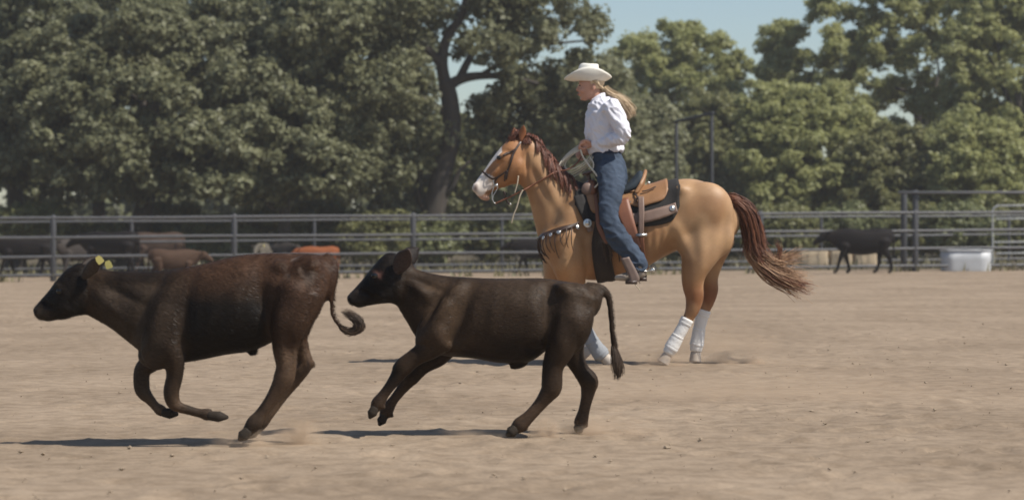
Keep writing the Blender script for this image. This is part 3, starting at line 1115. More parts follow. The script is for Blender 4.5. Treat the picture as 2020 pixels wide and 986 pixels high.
def build_haze():
    mb = MB(); mb.box((0, 72, 14), (75, 78, 16.2))
    o = obj('haze', mb, None)
    m = bpy.data.materials.new('dusty air'); m.use_nodes = True
    nt = m.node_tree; nt.nodes.clear()
    v = nt.nodes.new('ShaderNodeVolumePrincipled')
    v.inputs['Color'].default_value = (0.86, 0.87, 0.88, 1)
    v.inputs['Density'].default_value = 0.0006
    v.inputs['Anisotropy'].default_value = 0.3
    out = nt.nodes.new('ShaderNodeOutputMaterial')
    nt.links.new(v.outputs[0], out.inputs['Volume'])
    o.data.materials.append(m)
    tag(o, 'thin dusty air over the arena', 'haze', kind='stuff')


build_haze()
# ------------------------------------------------------------------ cattle
def cloven(mb, a, b, w, h, dy):
    """two claws from the fetlock end a to the toe tip b (world points)"""
    a, b = np.array(a), np.array(b)
    for s in (-1, 1):
        o = np.array((0, s * w * 0.5, 0))
        C = crom([a + o * 0.9, a * 0.45 + b * 0.55 + o * 1.1, b + o * 0.75], 4)
        r = np.interp(np.linspace(0, 1, len(C)), (0, 0.5, 1), (h * 0.85, h, h * 0.32))
        mb.tube(C, r, r * 0.62, nseg=10)


def foot(root, tr, a, b, Y, dy, w, h, mat='hoof_dark'):
    mb = MB()
    cloven(mb, P(*tr(*a), Y + dy), P(*tr(*b), Y + dy), w, h, dy)
    me = mb.mesh(); smooth(me)
    return obj('hoof', me, M[mat], root)


def eye_pair(root, tr, a, b, Y, half, r):
    for s in (-1, 1):
        mb = MB(); mb.ball(P(*tr(a, b), Y + s * half), (r * 1.15, r * 0.6, r), 14, 9)
        me = mb.mesh(); smooth(me); obj('eye', me, M['eye'], root)


def hair_tuft(root, name, C, n, spread, r0, mat, seed, length_jit=0.25, flare=1.0):
    """many hairs that follow a curve"""
    r = np.random.default_rng(seed)
    mb = MB()
    C = np.asarray(C)
    t = np.linspace(0, 1, len(C))
    for i in range(n):
        o = r.normal(size=3) * spread
        e = 1 - length_jit * r.random()
        k = np.linspace(0, e, 7)
        D = np.stack([np.interp(k, t, C[:, q]) for q in range(3)], 1)
        env = (0.35 + 0.65 * np.sin(np.clip(k * 1.15, 0, 1) * math.pi * 0.75)) * flare
        D = D + o * env[:, None] + (r.normal(size=(7, 3)) * spread * 0.15).cumsum(0) * k[:, None]
        mb.tube(D, np.interp(k, (0, 0.5, 1), (r0, r0 * 0.9, r0 * 0.25)), nseg=4, caps=(0.2, 0.2))
    me = mb.mesh(); smooth(me)
    return obj(name, me, mat, root)


def ear(mb, base, tip, w, thick):
    """a leaf-shaped cupped ear"""
    base, tip = np.array(base), np.array(tip)
    d = tip - base; L = np.linalg.norm(d); d /= L
    side = np.cross(d, (0, 1.0, 0)); side /= np.linalg.norm(side)
    n = np.cross(side, d)
    C, A, B = [], [], []
    for k, ww in ((0, 0.45), (0.2, 0.8), (0.45, 1.0), (0.7, 0.85), (0.9, 0.45), (1.0, 0.12)):
        C.append(base + d * L * k + n * 0.012 * math.sin(k * math.pi)); A.append(side * w * ww); B.append(n * thick * (0.5 + 0.5 * ww))
    mb.rings(C, A, B, 14)


def running_brown_calf():
    Y = 12.52; T = C2
    mb = MB()
    mb.trunk([(400, 148, 352, 338, .07), (470, 158, 400, 362, .082), (560, 160, 478, 408, .1), (660, 160, 570, 480, .135), (745, 150, 665, 548, .165),
              (860, 130, 795, 544, .185), (985, 100, 950, 514, .195), (1100, 86, 1070, 495, .175), (1215, 85, 1170, 450, .16), (1320, 88, 1275, 400, .145), (1395, 108, 1365, 300, .1)], Y, T)
    mb.trunk([(392, 150, 395, 335, .06), (335, 130, 372, 342, .08), (288, 150, 318, 350, .085), (243, 196, 272, 362, .078), (203, 248, 232, 366, .055), (170, 285, 200, 371, .047), (146, 314, 178, 366, .045)], Y, T, caps=(.6, .5))
    mb.ball(P(*T(315, 285), Y), (.075, .082, .06), rot=0.5)       # cheeks
    for s in (-1, 1):
        mb.ball(P(*T(700, 420), Y + s * .12), (.11, .075, .2), rot=0.35)      # shoulders
        mb.ball(P(*T(1265, 260), Y + s * .105), (.13, .085, .21), rot=0.3)     # thighs
        mb.ball(P(*T(1185, 150), Y + s * .09), (.07, .06, .05))
    mb.ball(P(*T(1066, 497), Y), (.026, .026, .026))
    mb.ball(P(*T(640, 520), Y), (.07, .07, .06), rot=0.4)
    for a, b, dy in ((884, 748, -.115), (690, 738, .11), (1098, 818, -.12)): mb.ball(P(*T(a, b), Y + dy), (.012, .02, .01))
    # near fore leg, far fore leg
    mb.limb([(715, 420, 60, -.12), (735, 530, 46, -.125), (738, 600, 36, -.125), (724, 668, 34, -.125), (732, 712, 31, -.12), (754, 733, 24, -.12), (800, 748, 20, -.12), (846, 760, 20, -.115), (872, 765, 26, -.115), (898, 773, 19, -.115)], Y, T)
    mb.limb([(690, 470, 60, .1), (640, 540, 46, .11), (602, 580, 36, .115), (599, 648, 34, .115), (612, 678, 30, .11), (636, 705, 22, .11), (658, 731, 20, .11), (677, 746, 25, .11), (698, 757, 19, .11)], Y, T)
    # near hind, far hind
    mb.limb([(1260, 250, 110, -.1), (1225, 380, 84, -.125), (1205, 480, 55, -.13), (1210, 560, 44, -.13), (1200, 612, 45, -.125), (1180, 652, 37, -.125), (1145, 706, 28, -.125), (1105, 762, 27, -.12), (1075, 802, 34, -.12), (1048, 836, 25, -.12)], Y, T)
    mb.ball(P(*T(1312, 548), Y + .125), (.022, .022, .03), rot=-.4)
    mb.limb([(1270, 280, 90, .09), (1245, 420, 62, .12), (1268, 490, 40, .125), (1288, 550, 33, .125), (1252, 608, 32, .12), (1192, 688, 24, .12), (1138, 760, 24, .115), (1106, 798, 29, .115), (1082, 830, 22, .115)], Y, T)
    # tail
    mb.limb([(1375, 105, 26, 0, .9), (1408, 125, 20, 0), (1417, 185, 14, 0), (1405, 260, 11, 0), (1401, 330, 10, 0), (1426, 382, 10, 0), (1462, 412, 9, 0)], Y, T)
    e = MB()
    me = skin(mb, 0.0078, 2)
    relax(me, lambda v: sm(.52, .66, v[:, 2]) * sm(P(*T(330, 0), Y)[0], P(*T(420, 0), Y)[0], v[:, 0]), 14)
    sculpt(me, Y, T, [(690, 330, 30, 150, 20, 0.0210), (610, 330, 28, 140, 25, -0.0240), (800, 330, 30, 150, 5, -0.0180), (740, 500, 40, 60, 0, 0.0180), (1130, 300, 35, 150, -8, -0.0300), (1100, 260, 50, 60, 0, -0.0090),
        (1190, 150, 45, 35, 0, -0.0060), (1290, 200, 40, 60, 0, -0.0180), (1180, 380, 40, 80, 10, 0.0240), (470, 300, 70, 30, 40, 0.0180), (520, 250, 90, 22, 25, -0.0150), (1330, 130, 30, 30, 0, 0.0180),
        (905, 300, 22, 120, 8, 0.0045), (1000, 290, 26, 110, 8, 0.0045), (300, 320, 40, 16, 20, 0.0120), (255, 225, 26, 12, 40, 0.0120), (200, 300, 30, 12, 30, -0.0120), (1230, 470, 25, 70, -5, -0.0150)])
    def col(uv, v):
        a = (uv[:, 0]) * 2.1434; b = (uv[:, 1] - 460) * 2.1434
        n = vnoise(v, 0.12, 3); n2 = vnoise(v, 0.035, 4); n3 = vnoise(v, 0.3, 6)
        base = np.array((0.026, 0.017, 0.011))
        red = np.array((0.060, 0.032, 0.020)); black = np.array((0.009, 0.0075, 0.0065)); grey = np.array((0.050, 0.038, 0.029)); tan = np.array((0.13, 0.088, 0.06))
        c = np.tile(base, (len(v), 1))
        def mix(col, k): 
            nonlocal c
            c = c * (1 - k[:, None]) + col * k[:, None]
        mix(red, sm(700, 900, a) * sm(330, 120, b + 90 * (n3 - .5)) * (0.55 + 0.45 * n))
        mix(red * 0.85, sm(1120, 1220, a) * (0.4 + 0.3 * n))
        mix(grey, sm(380, 470, a) * sm(760, 640, a) * sm(190, 240, b) * (0.5 + .5 * n))
        mix(black, sm(420, 520, a) * sm(740, 640, a) * sm(225, 190, b) * 0.7)
        mix(black, sm(760, 840, a) * sm(1160, 1090, a) * sm(240, 300, b + 90 * (n - .5)) * 0.95)
        mix(black, sm(400, 340, a) * (0.75 + .2 * n))
        mix(grey * 0.9, sm(235, 190, a) * sm(300, 330, b))
        mix(black * .6, np.exp(-((a - 154) / 9) ** 2 - ((b - 330) / 8) ** 2)); mix(black, np.exp(-((b - 352 - (a - 165) * .02) / 3) ** 2) * sm(225, 210, a) * sm(150, 160, a) * .8)
        mix(tan, sm(640, 780, b) * (0.35 + .5 * n))
        mix(tan * 0.7, sm(1130, 1180, a) * sm(440, 520, b) * 0.6)
        w = (np.exp(-((a - 1250) / 45) ** 2 - ((b - 140) / 35) ** 2) + np.exp(-((a - 1315) / 32) ** 2 - ((b - 165) / 40) ** 2))
        mix(np.array((.22, .18, .155)), np.clip(w, 0, 1) * sm(0.45, 0.7, n2) * 0.8)
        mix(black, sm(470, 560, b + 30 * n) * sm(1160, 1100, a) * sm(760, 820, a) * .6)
        return c * np.array((1.12, 1.06, .98))
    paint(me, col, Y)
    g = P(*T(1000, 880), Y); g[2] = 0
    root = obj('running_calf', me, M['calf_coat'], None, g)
    tag(root, 'leading brown black running calf with yellow tags in its ears and tail curled out', 'calf', 'calves running across the arena')
    fur(root, 110000, .028, .0011, M['calf_fur'], 3)
    # ears: near one swept up and back, far one behind the poll
    e1 = MB(); ear(e1, P(*T(352, 188), Y - .07), P(*T(425, 100), Y - .15), .034, .012); m1 = e1.mesh(); smooth(m1)
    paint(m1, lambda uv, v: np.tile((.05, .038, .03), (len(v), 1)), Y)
    a1 = obj('ear', m1, M['calf_coat'], root)
    e2 = MB(); ear(e2, P(*T(350, 140), Y + .05), P(*T(432, 108), Y + .12), .034, .012); m2 = e2.mesh(); smooth(m2)
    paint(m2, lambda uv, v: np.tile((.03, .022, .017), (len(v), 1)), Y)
    a2 = obj('ear', m2, M['calf_coat'], root)
    for par, (ca, cb), dy, rot in ((a1, (420, 112), -.172, -0.6), (a2, (458, 132), .1, -0.35)):
        t = MB(); c = P(*T(ca, cb), Y + dy)
        pts = [(-.6, .9), (.6, .9), (1, .2), (1, -.8), (.7, -1), (-.7, -1), (-1, -.8), (-1, .2)]
        cr, sr = math.cos(rot), math.sin(rot)
        V = []
        for yy in (-.002, .002):
            for p in pts:
                x, z = p[0] * .017, p[1] * .022
                V.append((c[0] + x * cr + z * sr, c[1] + yy, c[2] - x * sr + z * cr))
        n = len(pts)
        t.add(V, [tuple(range(n)), tuple(range(2 * n - 1, n - 1, -1))] + [(k, (k + 1) % n + 0, (k + 1) % n + n, k + n) for k in range(n)])
        obj('ear_tag', t, M['tag_yellow'], par)
    eye_pair(root, T, 252, 245, Y, .078, .016)
    foot(root, T, (885, 770), (962, 778), Y, -.115, .04, .026)
    foot(root, T, (692, 756), (750, 766), Y, .11, .04, .026)
    foot(root, T, (1050, 834), (1012, 872), Y, -.12, .045, .03)
    foot(root, T, (1085, 826), (1048, 862), Y, .115, .045, .028)
    hair_tuft(root, 'tail_tuft', crom([P(*T(1440, 398), Y), P(*T(1478, 418), Y), P(*T(1512, 408), Y), P(*T(1522, 380), Y), P(*T(1490, 352), Y), P(*T(1445, 328), Y)], 4), 420, .011, .0017, M['calf_tuft'], 5, .5)


def running_dark_calf():
    Y = 13.07; T = C3
    mb = MB()
    mb.trunk([(385, 150, 322, 322, .07), (455, 172, 362, 388, .082), (540, 188, 415, 470, .105), (625, 194, 505, 535, .14), (725, 199, 650, 552, .178),
              (850, 199, 790, 574, .18), (960, 199, 910, 566, .17), (1060, 212, 1015, 490, .15), (1140, 226, 1110, 440, .135), (1198, 248, 1182, 375, .1)], Y, T)
    mb.trunk([(385, 130, 370, 325, .055), (318, 92, 345, 330, .078), (268, 93, 295, 310, .085), (218, 143, 240, 312, .078), (174, 198, 192, 320, .055), (135, 242, 152, 328, .048), (106, 272, 124, 318, .044)], Y, T, caps=(.6, .5))
    mb.ball(P(*T(280, 245), Y), (.075, .082, .06), rot=0.4)
    for s in (-1, 1):
        mb.ball(P(*T(500, 420), Y + s * .1), (.1, .07, .17), rot=0.5)
        mb.ball(P(*T(1085, 380), Y + s * .095), (.125, .08, .2), rot=0.2)
        mb.ball(P(*T(1050, 240), Y + s * .1), (.05, .045, .03))
    mb.ball(P(*T(858, 582), Y), (.05, .028, .02), rot=-.25)
    mb.ball(P(*T(330, 584), Y - .11), (.018, .02, .022)); mb.ball(P(*T(1030, 690), Y - .115), (.016, .018, .028)); mb.ball(P(*T(1192, 648), Y + .105), (.016, .018, .026))
    for a, b, dy in ((262, 768, -.11), (298, 806, .1), (890, 866, -.11), (1158, 850, .1)): mb.ball(P(*T(a, b), Y + dy), (.011, .018, .011))
    mb.limb([(510, 470, 62, -.1), (470, 505, 52, -.105), (400, 548, 40, -.11), (345, 594, 42, -.11), (324, 628, 33, -.11), (292, 672, 25, -.11), (262, 712, 24, -.11), (237, 750, 31, -.11), (222, 776, 23, -.11)], Y, T)
    mb.limb([(540, 500, 52, .09), (500, 545, 46, .1), (435, 588, 36, .1), (380, 638, 38, .1), (358, 668, 29, .1), (328, 706, 23, .1), (298, 746, 23, .1), (273, 788, 30, .1), (260, 810, 21, .1)], Y, T)
    mb.limb([(1080, 370, 90, -.09), (1045, 500, 68, -.11), (1010, 590, 48, -.115), (1004, 678, 47, -.115), (985, 712, 38, -.115), (950, 758, 29, -.11), (905, 808, 28, -.11), (864, 846, 35, -.11), (840, 866, 25, -.11)], Y, T)
    mb.limb([(1095, 400, 75, .08), (1095, 520, 52, .1), (1130, 600, 38, .105), (1167, 652, 44, .105), (1166, 692, 34, .105), (1158, 736, 27, .1), (1146, 786, 26, .1), (1133, 836, 32, .1), (1126, 856, 23, .1)], Y, T)
    mb.limb([(1165, 242, 30, 0), (1210, 240, 22, 0), (1246, 262, 18, 0), (1262, 325, 15, 0), (1268, 410, 13, 0), (1278, 480, 13, 0), (1286, 540, 16, 0)], Y, T)
    me = skin(mb, 0.0078, 2)
    relax(me, lambda v: sm(.5, .62, v[:, 2]) * sm(P(*T(360, 0), Y)[0], P(*T(430, 0), Y)[0], v[:, 0]), 14)
    sculpt(me, Y, T, [(545, 300, 28, 120, 35, 0.0300), (480, 330, 24, 110, 30, -0.0240), (610, 350, 30, 120, 20, -0.0240), (500, 450, 40, 50, 20, 0.0240), (570, 500, 40, 25, -10, 0.0180), (985, 330, 36, 120, 0, -0.0330), (1000, 270, 60, 50, 0, -0.0075),
        (1060, 250, 40, 26, 20, 0.0150), (1140, 300, 34, 50, 0, -0.0180), (1030, 460, 40, 80, 0, 0.0240), (1110, 400, 40, 70, 0, 0.0180), (1185, 280, 24, 24, 0, 0.0180), (420, 250, 60, 24, 45, 0.0180), (440, 220, 80, 18, 20, -0.0135),
        (740, 340, 24, 110, 5, 0.0060), (830, 300, 60, 60, 0, 0.0120), (905, 300, 30, 90, 5, 0.0075), (930, 520, 60, 26, 20, -0.0210), (265, 275, 36, 15, 15, 0.0120), (222, 178, 24, 11, 40, 0.0135), (175, 260, 30, 11, 30, -0.0120)])
    def col(uv, v):
        a = (uv[:, 0] - 640) * 2.2403; b = (uv[:, 1] - 460) * 2.2403
        n = vnoise(v, 0.12, 13); n3 = vnoise(v, 0.3, 16)
        c = np.tile((0.027, 0.0185, 0.0125), (len(v), 1))
        def mix(col, k):
            nonlocal c
            c = c * (1 - k[:, None]) + np.asarray(col) * k[:, None]
        mix((.064, .044, .029), sm(380, 480, a) * sm(760, 600, a) * sm(190, 240, b) * sm(560, 440, b) * (0.4 + 0.5 * n))
        mix((.046, .033, .023), sm(700, 900, a) * sm(420, 260, b) * 0.6)  # lit shoulder and back lightened in the coat colour
        mix((.009, .008, .008), sm(360, 300, a) * 0.85)
        mix((.03, .025, .022), sm(190, 150, a) * 0.7)
        mix((.004, .004, .004), np.exp(-((a - 112) / 9) ** 2 - ((b - 290) / 8) ** 2)); mix((.006, .005, .005), np.exp(-((b - 308) / 3) ** 2) * sm(190, 175, a) * sm(112, 122, a) * .8)
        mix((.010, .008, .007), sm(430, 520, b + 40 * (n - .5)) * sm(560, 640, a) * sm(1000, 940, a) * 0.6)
        mix((.085, .058, .04), sm(620, 760, b) * (0.3 + .4 * n))
        w = np.exp(-((a - 240) / 22) ** 2 - ((b - 182) / 16) ** 2)
        mix((.16, .08, .07), w * 0.6 * sm(0.35, 0.6, vnoise(v, .03, 8)))
        return c * np.array((1.08, .98, .88))
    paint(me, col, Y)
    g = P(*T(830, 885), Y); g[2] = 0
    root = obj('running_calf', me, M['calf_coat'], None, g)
    tag(root, 'trailing black brown running calf without ear tags, tail hanging straight down, before the horse', 'calf', 'calves running across the arena')
    fur(root, 110000, .021, .0010, M['calf_fur'], 4)
    e1 = MB(); ear(e1, P(*T(318, 172), Y - .07), P(*T(372, 72), Y - .15), .05, .014); m1 = e1.mesh(); smooth(m1)
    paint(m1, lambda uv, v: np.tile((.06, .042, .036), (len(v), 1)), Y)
    obj('ear', m1, M['calf_coat'], root)
    e2 = MB(); ear(e2, P(*T(345, 130), Y + .06), P(*T(412, 66), Y + .15), .05, .013); m2 = e2.mesh(); smooth(m2)
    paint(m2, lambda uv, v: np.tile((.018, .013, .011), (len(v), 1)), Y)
    obj('ear', m2, M['calf_coat'], root)
    eye_pair(root, T, 222, 188, Y, .079, .016)
    foot(root, T, (224, 770), (200, 815), Y, -.11, .04, .026)
    foot(root, T, (264, 806), (243, 846), Y, .1, .04, .026)
    foot(root, T, (845, 862), (806, 892), Y, -.11, .045, .029)
    foot(root, T, (1128, 852), (1114, 880), Y, .1, .042, .028)
    hair_tuft(root, 'tail_tuft', crom([P(*T(1278, 500), Y), P(*T(1292, 555), Y), P(*T(1298, 600), Y), P(*T(1296, 640), Y)], 4), 380, .011, .0016, M['calf_tuft'], 6, .35)


running_brown_calf()
running_dark_calf()


def standing_cow():
    """a walking cow in its own metres, head to -x; feet at z = 0, Y offset kept at 50"""
    Y = 50.0
    T = lambda a, b: (1010 + a * F / Y, HOR - (b - CAM_H) * F / Y)
    mb = MB()
    mb.trunk([(-.62, 1.17, -.72, .82, .1), (-.45, 1.2, -.55, .68, .14), (-.2, 1.22, -.3, .55, .2), (.1, 1.19, .08, .5, .26), (.4, 1.2, .4, .52, .27), (.65, 1.23, .65, .58, .24), (.85, 1.2, .84, .72, .18), (.95, 1.1, .94, .85, .1)], Y, T)
    mb.trunk([(-.6, 1.16, -.66, .85, .1), (-.78, 1.15, -.82, .86, .1), (-.92, 1.12, -.9, .85, .105), (-1.02, 1.03, -.97, .83, .095), (-1.12, .93, -1.05, .8, .07), (-1.19, .86, -1.12, .77, .06)], Y, T)
    k = 1 / (F / Y) * (F / Y)
    for s, dx in ((-1, -.1), (1, .1)):
        mb.limb([(-.32, .75, .13, s * .14), (-.34 + dx * .4, .6, .09, s * .15), (-.36 + dx, .42, .065, s * .15), (-.36 + dx * 1.6, .22, .045, s * .15), (-.37 + dx * 1.9, .07, .045, s * .15)], Y, T)
        mb.limb([(.72, .85, .2, s * .13), (.68 - dx * .3, .65, .13, s * .15), (.74 - dx, .47, .075, s * .15), (.76 - dx * 1.5, .25, .048, s * .15), (.73 - dx * 1.8, .07, .048, s * .15)], Y, T)
        e = P(*T(-.8, 1.1), Y + s * .1)
        ear(mb, e, e + np.array((.06, s * .17, .02)), .05, .02)
    mb.limb([(.9, 1.16, .04, 0), (.99, 1.08, .035, 0), (1.0, .8, .025, 0), (1.0, .55, .03, 0), (1.0, .4, .035, 0)], Y, T)
    me = skin(mb, .02, 3)
    v = verts_of(me); v[:, 1] -= Y
    me.vertices.foreach_set('co', v.ravel())
    me.update()
    hv = []
    for s, dx in ((-1, -.1), (1, .1)):
        hv += [(-.39 + dx * 1.9, s * .15), (.71 - dx * 1.8, s * .15)]
    return me, hv


cow_mesh, cow_feet = standing_cow()
COW_GROUP = 'cattle standing along the fence'


def coat_plain(name, c, var=0.3):
    return simple(name, c, 0.7, var=var, scale=3, bump=0.15, bscale=30, spec=0.08)


M['cow_black'] = coat_plain('black cow coat', (0.012, 0.010, 0.010))
M['cow_grey'] = coat_plain('grey brown cow coat', (0.045, 0.038, 0.034))
M['cow_brown'] = coat_plain('brown cow coat', (0.05, 0.032, 0.024))  # coat darkened to stand in for tree shade
M['cow_red'] = coat_plain('orange red cow coat', (0.21, 0.068, 0.027))
M['cow_white'] = coat_plain('pale cow coat', (0.10, 0.088, 0.07))
M['cow_tan'] = coat_plain('tan cow coat', (0.062, 0.037, 0.025))  # tree shade over the animal is put into this darker coat

proto = obj('standing_cow', cow_mesh, M['cow_black'], None, (0, 0, 0))
hm = MB()
cloven(hm, (0, 0, .07), (-.06, 0, .02), .06, .045, 0)
hmesh = hm.mesh(); smooth(hmesh)
for i, (hx, hy) in enumerate(cow_feet):
    o = bpy.data.objects.new('hoof', hmesh)
    if i == 0: hmesh.materials.append(M['hoof_dark'])
    COL.objects.link(o); o.parent = proto; o.location = (hx, hy, 0)
em = MB()
em.ball((0, 0, 0), (.022, .012, .018)); emesh = em.mesh(); smooth(emesh); emesh.materials.append(M['eye'])
for s in (-1, 1):
    o = bpy.data.objects.new('eye', emesh); COL.objects.link(o); o.parent = proto; o.location = (-.97, s * .098, .98)

# column, depth, turn, scale, coat, label
herd = [
    (1690, 62.4, 0.0, 0.95, 'cow_black', 'black cow walking left inside the arena, before the fence and straw bales'),
    (40, 66.5, 0.15, 0.95, 'cow_black', 'black cow cut off by the left edge behind the rails'),
    (146, 68.0, 0.9, 0.86, 'cow_grey', 'grey brown cow turned away beside the leftmost fence post'),
    (208, 65.6, -0.35, 1.02, 'cow_black', 'tall black cow behind the rails above the head of the leading calf'),
    (300, 71.0, 0.5, 1.0, 'cow_brown', 'brown cow standing just behind the tall black cow'),
    (556, 72.5, 2.5, 0.72, 'cow_grey', 'small grey cow between the yellow tagged cow and the orange cow'),
    (624, 68.5, 0.25, 0.64, 'cow_red', 'orange red cow behind the fence above the rump of the leading calf'),
    (515, 69.5, 1.45, 0.72, 'cow_white', 'grey tan cow with a yellow tag behind the rails'),
    (1052, 66.8, 0.1, 0.78, 'cow_black', 'small black cow behind the rails beneath the horse head'),
    (1590, 76.0, 3.2, 0.98, 'cow_brown', 'reddish brown cow behind the horse tail and the black cow head'),
    (352, 54.0, math.pi + 0.25, 0.66, 'cow_tan', 'brown calf inside the fence, its back showing above the leading calf'),
]
for i, (u, y, rz, sc, coat, label) in enumerate(herd):
    o = proto if i == 0 else copy_tree(proto)
    x = (u - 1010) * y / F
    o.location = (x, y, float(terrain(x, y)) + 0.005)
    o.rotation_euler = (0, 0, rz)
    o.scale = (sc, sc, sc)
    o['_o'] = [x, y, 0]
    o.material_slots[0].link = 'OBJECT'
    o.material_slots[0].material = M[coat]
    tag(o, label, 'cow' if i < 10 else 'calf', COW_GROUP)
    if coat == 'cow_white':
        t = MB(); t.box((-.72, -.28, 1.12), (.05, .006, .06))
        tg = bpy.data.objects.new('ear_tag', t.mesh('ear_tag')); tg.data.materials.append(M['tag_yellow'])
        COL.objects.link(tg); tg.parent = o
# ------------------------------------------------------------------ the horse
HY = 20.25
FULL = lambda a, b: (a, b)


def build_horse():
    Y = HY; T = C1
    mb = MB()
    # neck into trunk
    mb.trunk([(292, 345, 262, 545, .085), (335, 378, 283, 575, .09), (385, 432, 300, 630, .1), (440, 488, 316, 700, .125), (495, 535, 338, 775, .165), (550, 548, 400, 880, .21),
              (610, 562, 525, 928, .235), (700, 566, 655, 920, .265), (790, 552, 760, 882, .28), (870, 526, 850, 832, .275), (950, 518, 930, 800, .27), (1020, 536, 1010, 805, .255),
              (1075, 572, 1070, 790, .21), (1112, 620, 1115, 755, .13)], Y, T, n=10, nseg=64, p=2.1)
    # head
    mb.trunk([(515, 165, 585, 560, .075), (450, 165, 500, 605, .092), (385, 200, 430, 615, .098), (315, 275, 370, 640, .083), (235, 380, 320, 650, .06), (165, 482, 270, 675, .052), (105, 562, 222, 712, .055), (70, 622, 165, 745, .052)], Y, CH, n=10, nseg=48, p=2.2, caps=(.5, .55))
    mb.ball(P(*CH(490, 455), Y), (.115, .088, .13))                  # jaw discs
    mb.ball(P(*CH(495, 420), Y), (.1, .094, .12))
    mb.ball(P(*CH(175, 738), Y), (.05, .042, .025), rot=.3)          # lower lip
    for s in (-1, 1):
        mb.ball(P(*CH(340, 345), Y + s * .078), (.05, .026, .036), rot=-.5)   # brow
        mb.ball(P(*CH(290, 480), Y + s * .06), (.12, .02, .022), rot=-.85)   # facial crest
        mb.ball(P(*CH(95, 640), Y + s * .04), (.035, .025, .045), rot=.3)     # nostril rims
        mb.ball(P(*T(455, 720), Y + s * .15), (.13, .085, .22), rot=.45)      # shoulder
        mb.ball(P(*T(400, 800), Y + s * .1), (.1, .1, .14), rot=.2)           # breast
        mb.ball(P(*T(1010, 660), Y + s * .15), (.24, .115, .27), rot=.1)      # haunch
        mb.ball(P(*T(1055, 740), Y + s * .14), (.15, .1, .2), rot=-.2)
        mb.ball(P(*T(925, 770), Y + s * .15), (.09, .085, .16), rot=-.3)       # stifle
        mb.ball(P(*T(905, 565), Y + s * .17), (.07, .07, .05))                # hip point
    # legs
    mb.limb([(1110, 470, 46, -.13), (1122, 520, 36, -.14), (1131, 565, 25, -.14), (1138, 600, 20, -.14), (1143, 628, 18, -.14), (1152, 648, 13.5, -.14), (1168, 674, 11, -.14), (1183, 696, 12.5, -.14), (1193, 706, 10, -.14)], Y, FULL)
    mb.limb([(1110, 480, 44, .12), (1104, 535, 34, .13), (1094, 580, 24, .13), (1086, 612, 19, .13), (1090, 632, 17, .13), (1108, 650, 12.5, .13), (1128, 670, 11, .13), (1142, 684, 12, .13), (1149, 690, 10, .13)], Y, FULL)
    mb.limb([(975, 120, 150, -.13, .6), (930, 240, 112, -.16, .7), (895, 340, 78, -.165), (890, 415, 62, -.165), (899, 478, 54, -.165), (889, 545, 43, -.165), (859, 610, 31, -.16), (806, 700, 28, -.16), (768, 770, 32, -.155), (742, 812, 25, -.155)], Y, C6)
    mb.limb([(1000, 150, 140, .12, .6), (985, 270, 92, .15, .7), (980, 370, 58, .155), (988, 440, 48, .155), (970, 510, 42, .155), (948, 570, 32, .15), (926, 660, 28, .15), (914, 745, 31, .15), (906, 798, 25, .15)], Y, C6)
    mb.limb([(972, 395, 14, .155), (1012, 425, 16, .155), (1006, 470, 16, .155), (985, 520, 18, .155)], Y, C6)   # point of hock
    mb.limb([(900, 420, 16, -.165), (932, 468, 18, -.165), (915, 520, 18, -.165)], Y, C6)
    me = skin(mb, 0.0115, 5)
    relax(me, lambda v: sm(.62, .85, v[:, 2]) * sm(P(1020, 0, Y)[0], P(1075, 0, Y)[0], v[:, 0]), 40)
    sculpt(me, Y, T, [(470, 660, 30, 120, 28, 0.0243), (405, 640, 28, 120, 25, -0.0243), (545, 760, 30, 120, 10, -0.0216), (480, 830, 60, 60, 0, 0.0189), (370, 560, 120, 22, 60, 0.0162), (330, 520, 110, 20, 60, -0.0162),
        (870, 640, 40, 90, 10, -0.0297), (905, 560, 40, 30, 0, 0.0189), (900, 760, 26, 90, -25, 0.0216), (860, 790, 30, 40, 20, -0.0189), (1030, 620, 60, 60, 0, 0.0162), (1080, 700, 22, 90, 10, -0.0162), (985, 800, 24, 90, 0, 0.0162),
        (800, 760, 12, 90, 0, 0.0068), (835, 760, 12, 80, 0, 0.0068), (770, 770, 12, 90, 0, 0.0068), (430, 880, 30, 40, 0, 0.0189)])
    sculpt(me, Y, CH, [(490, 450, 70, 80, 0, .012), (585, 420, 16, 120, 0, -.016), (395, 470, 30, 90, 40, -.012), (420, 300, 40, 22, 30, -.010), (300, 470, 90, 14, -55, .008), (230, 560, 40, 40, 0, -.006), (260, 640, 60, 10, -20, -.006)])
    H = lambda pts: [CH(*q) for q in pts]
    blaze = H([(318, 240), (352, 238), (346, 300), (255, 405), (178, 490), (262, 545), (268, 640), (215, 668), (150, 720), (40, 730), (30, 600), (150, 470)])
    def col(uv, v):
        n = vnoise(v, 0.25, 21); n2 = vnoise(v, 0.05, 22)
        c = np.tile((0.305, 0.168, 0.08), (len(v), 1))
        def mix(k, cc):
            nonlocal c
            c = c * (1 - k[:, None]) + np.asarray(cc) * k[:, None]
        u, w = uv[:, 0], uv[:, 1]
        mix(sm(1290, 1400, u) * sm(600, 480, w) * (0.25 + .5 * n), (.44, .285, .165))            # pale rump, its highlight also put into the coat colour
        mix(sm(1075, 1020, u) * sm(460, 360, w) * 0.55, (.36, .15, .055))                        # redder head
        mix(sm(1120, 1060, u) * sm(380, 440, w) * .35, (.46, .26, .125))
        mix(sm(545, 590, w + 12 * n) * sm(1290, 1340, u), (.20, .078, .034))                               # rusty hocks
        mix(sm(505, 545, w) * sm(1230, 1200, u) * .5, (.42, .2, .08))
        mix(sm(1130, 1080, u) * sm(400, 470, w) * (.2 + .5 * n), (.30, .14, .058))               # darker breast
        mix(sm(.45, .7, vnoise(v, .13, 27)) * .5, (.42, .255, .13))
        mix(sm(.5, .75, vnoise(v, .2, 29)) * .5, (.235, .112, .046))
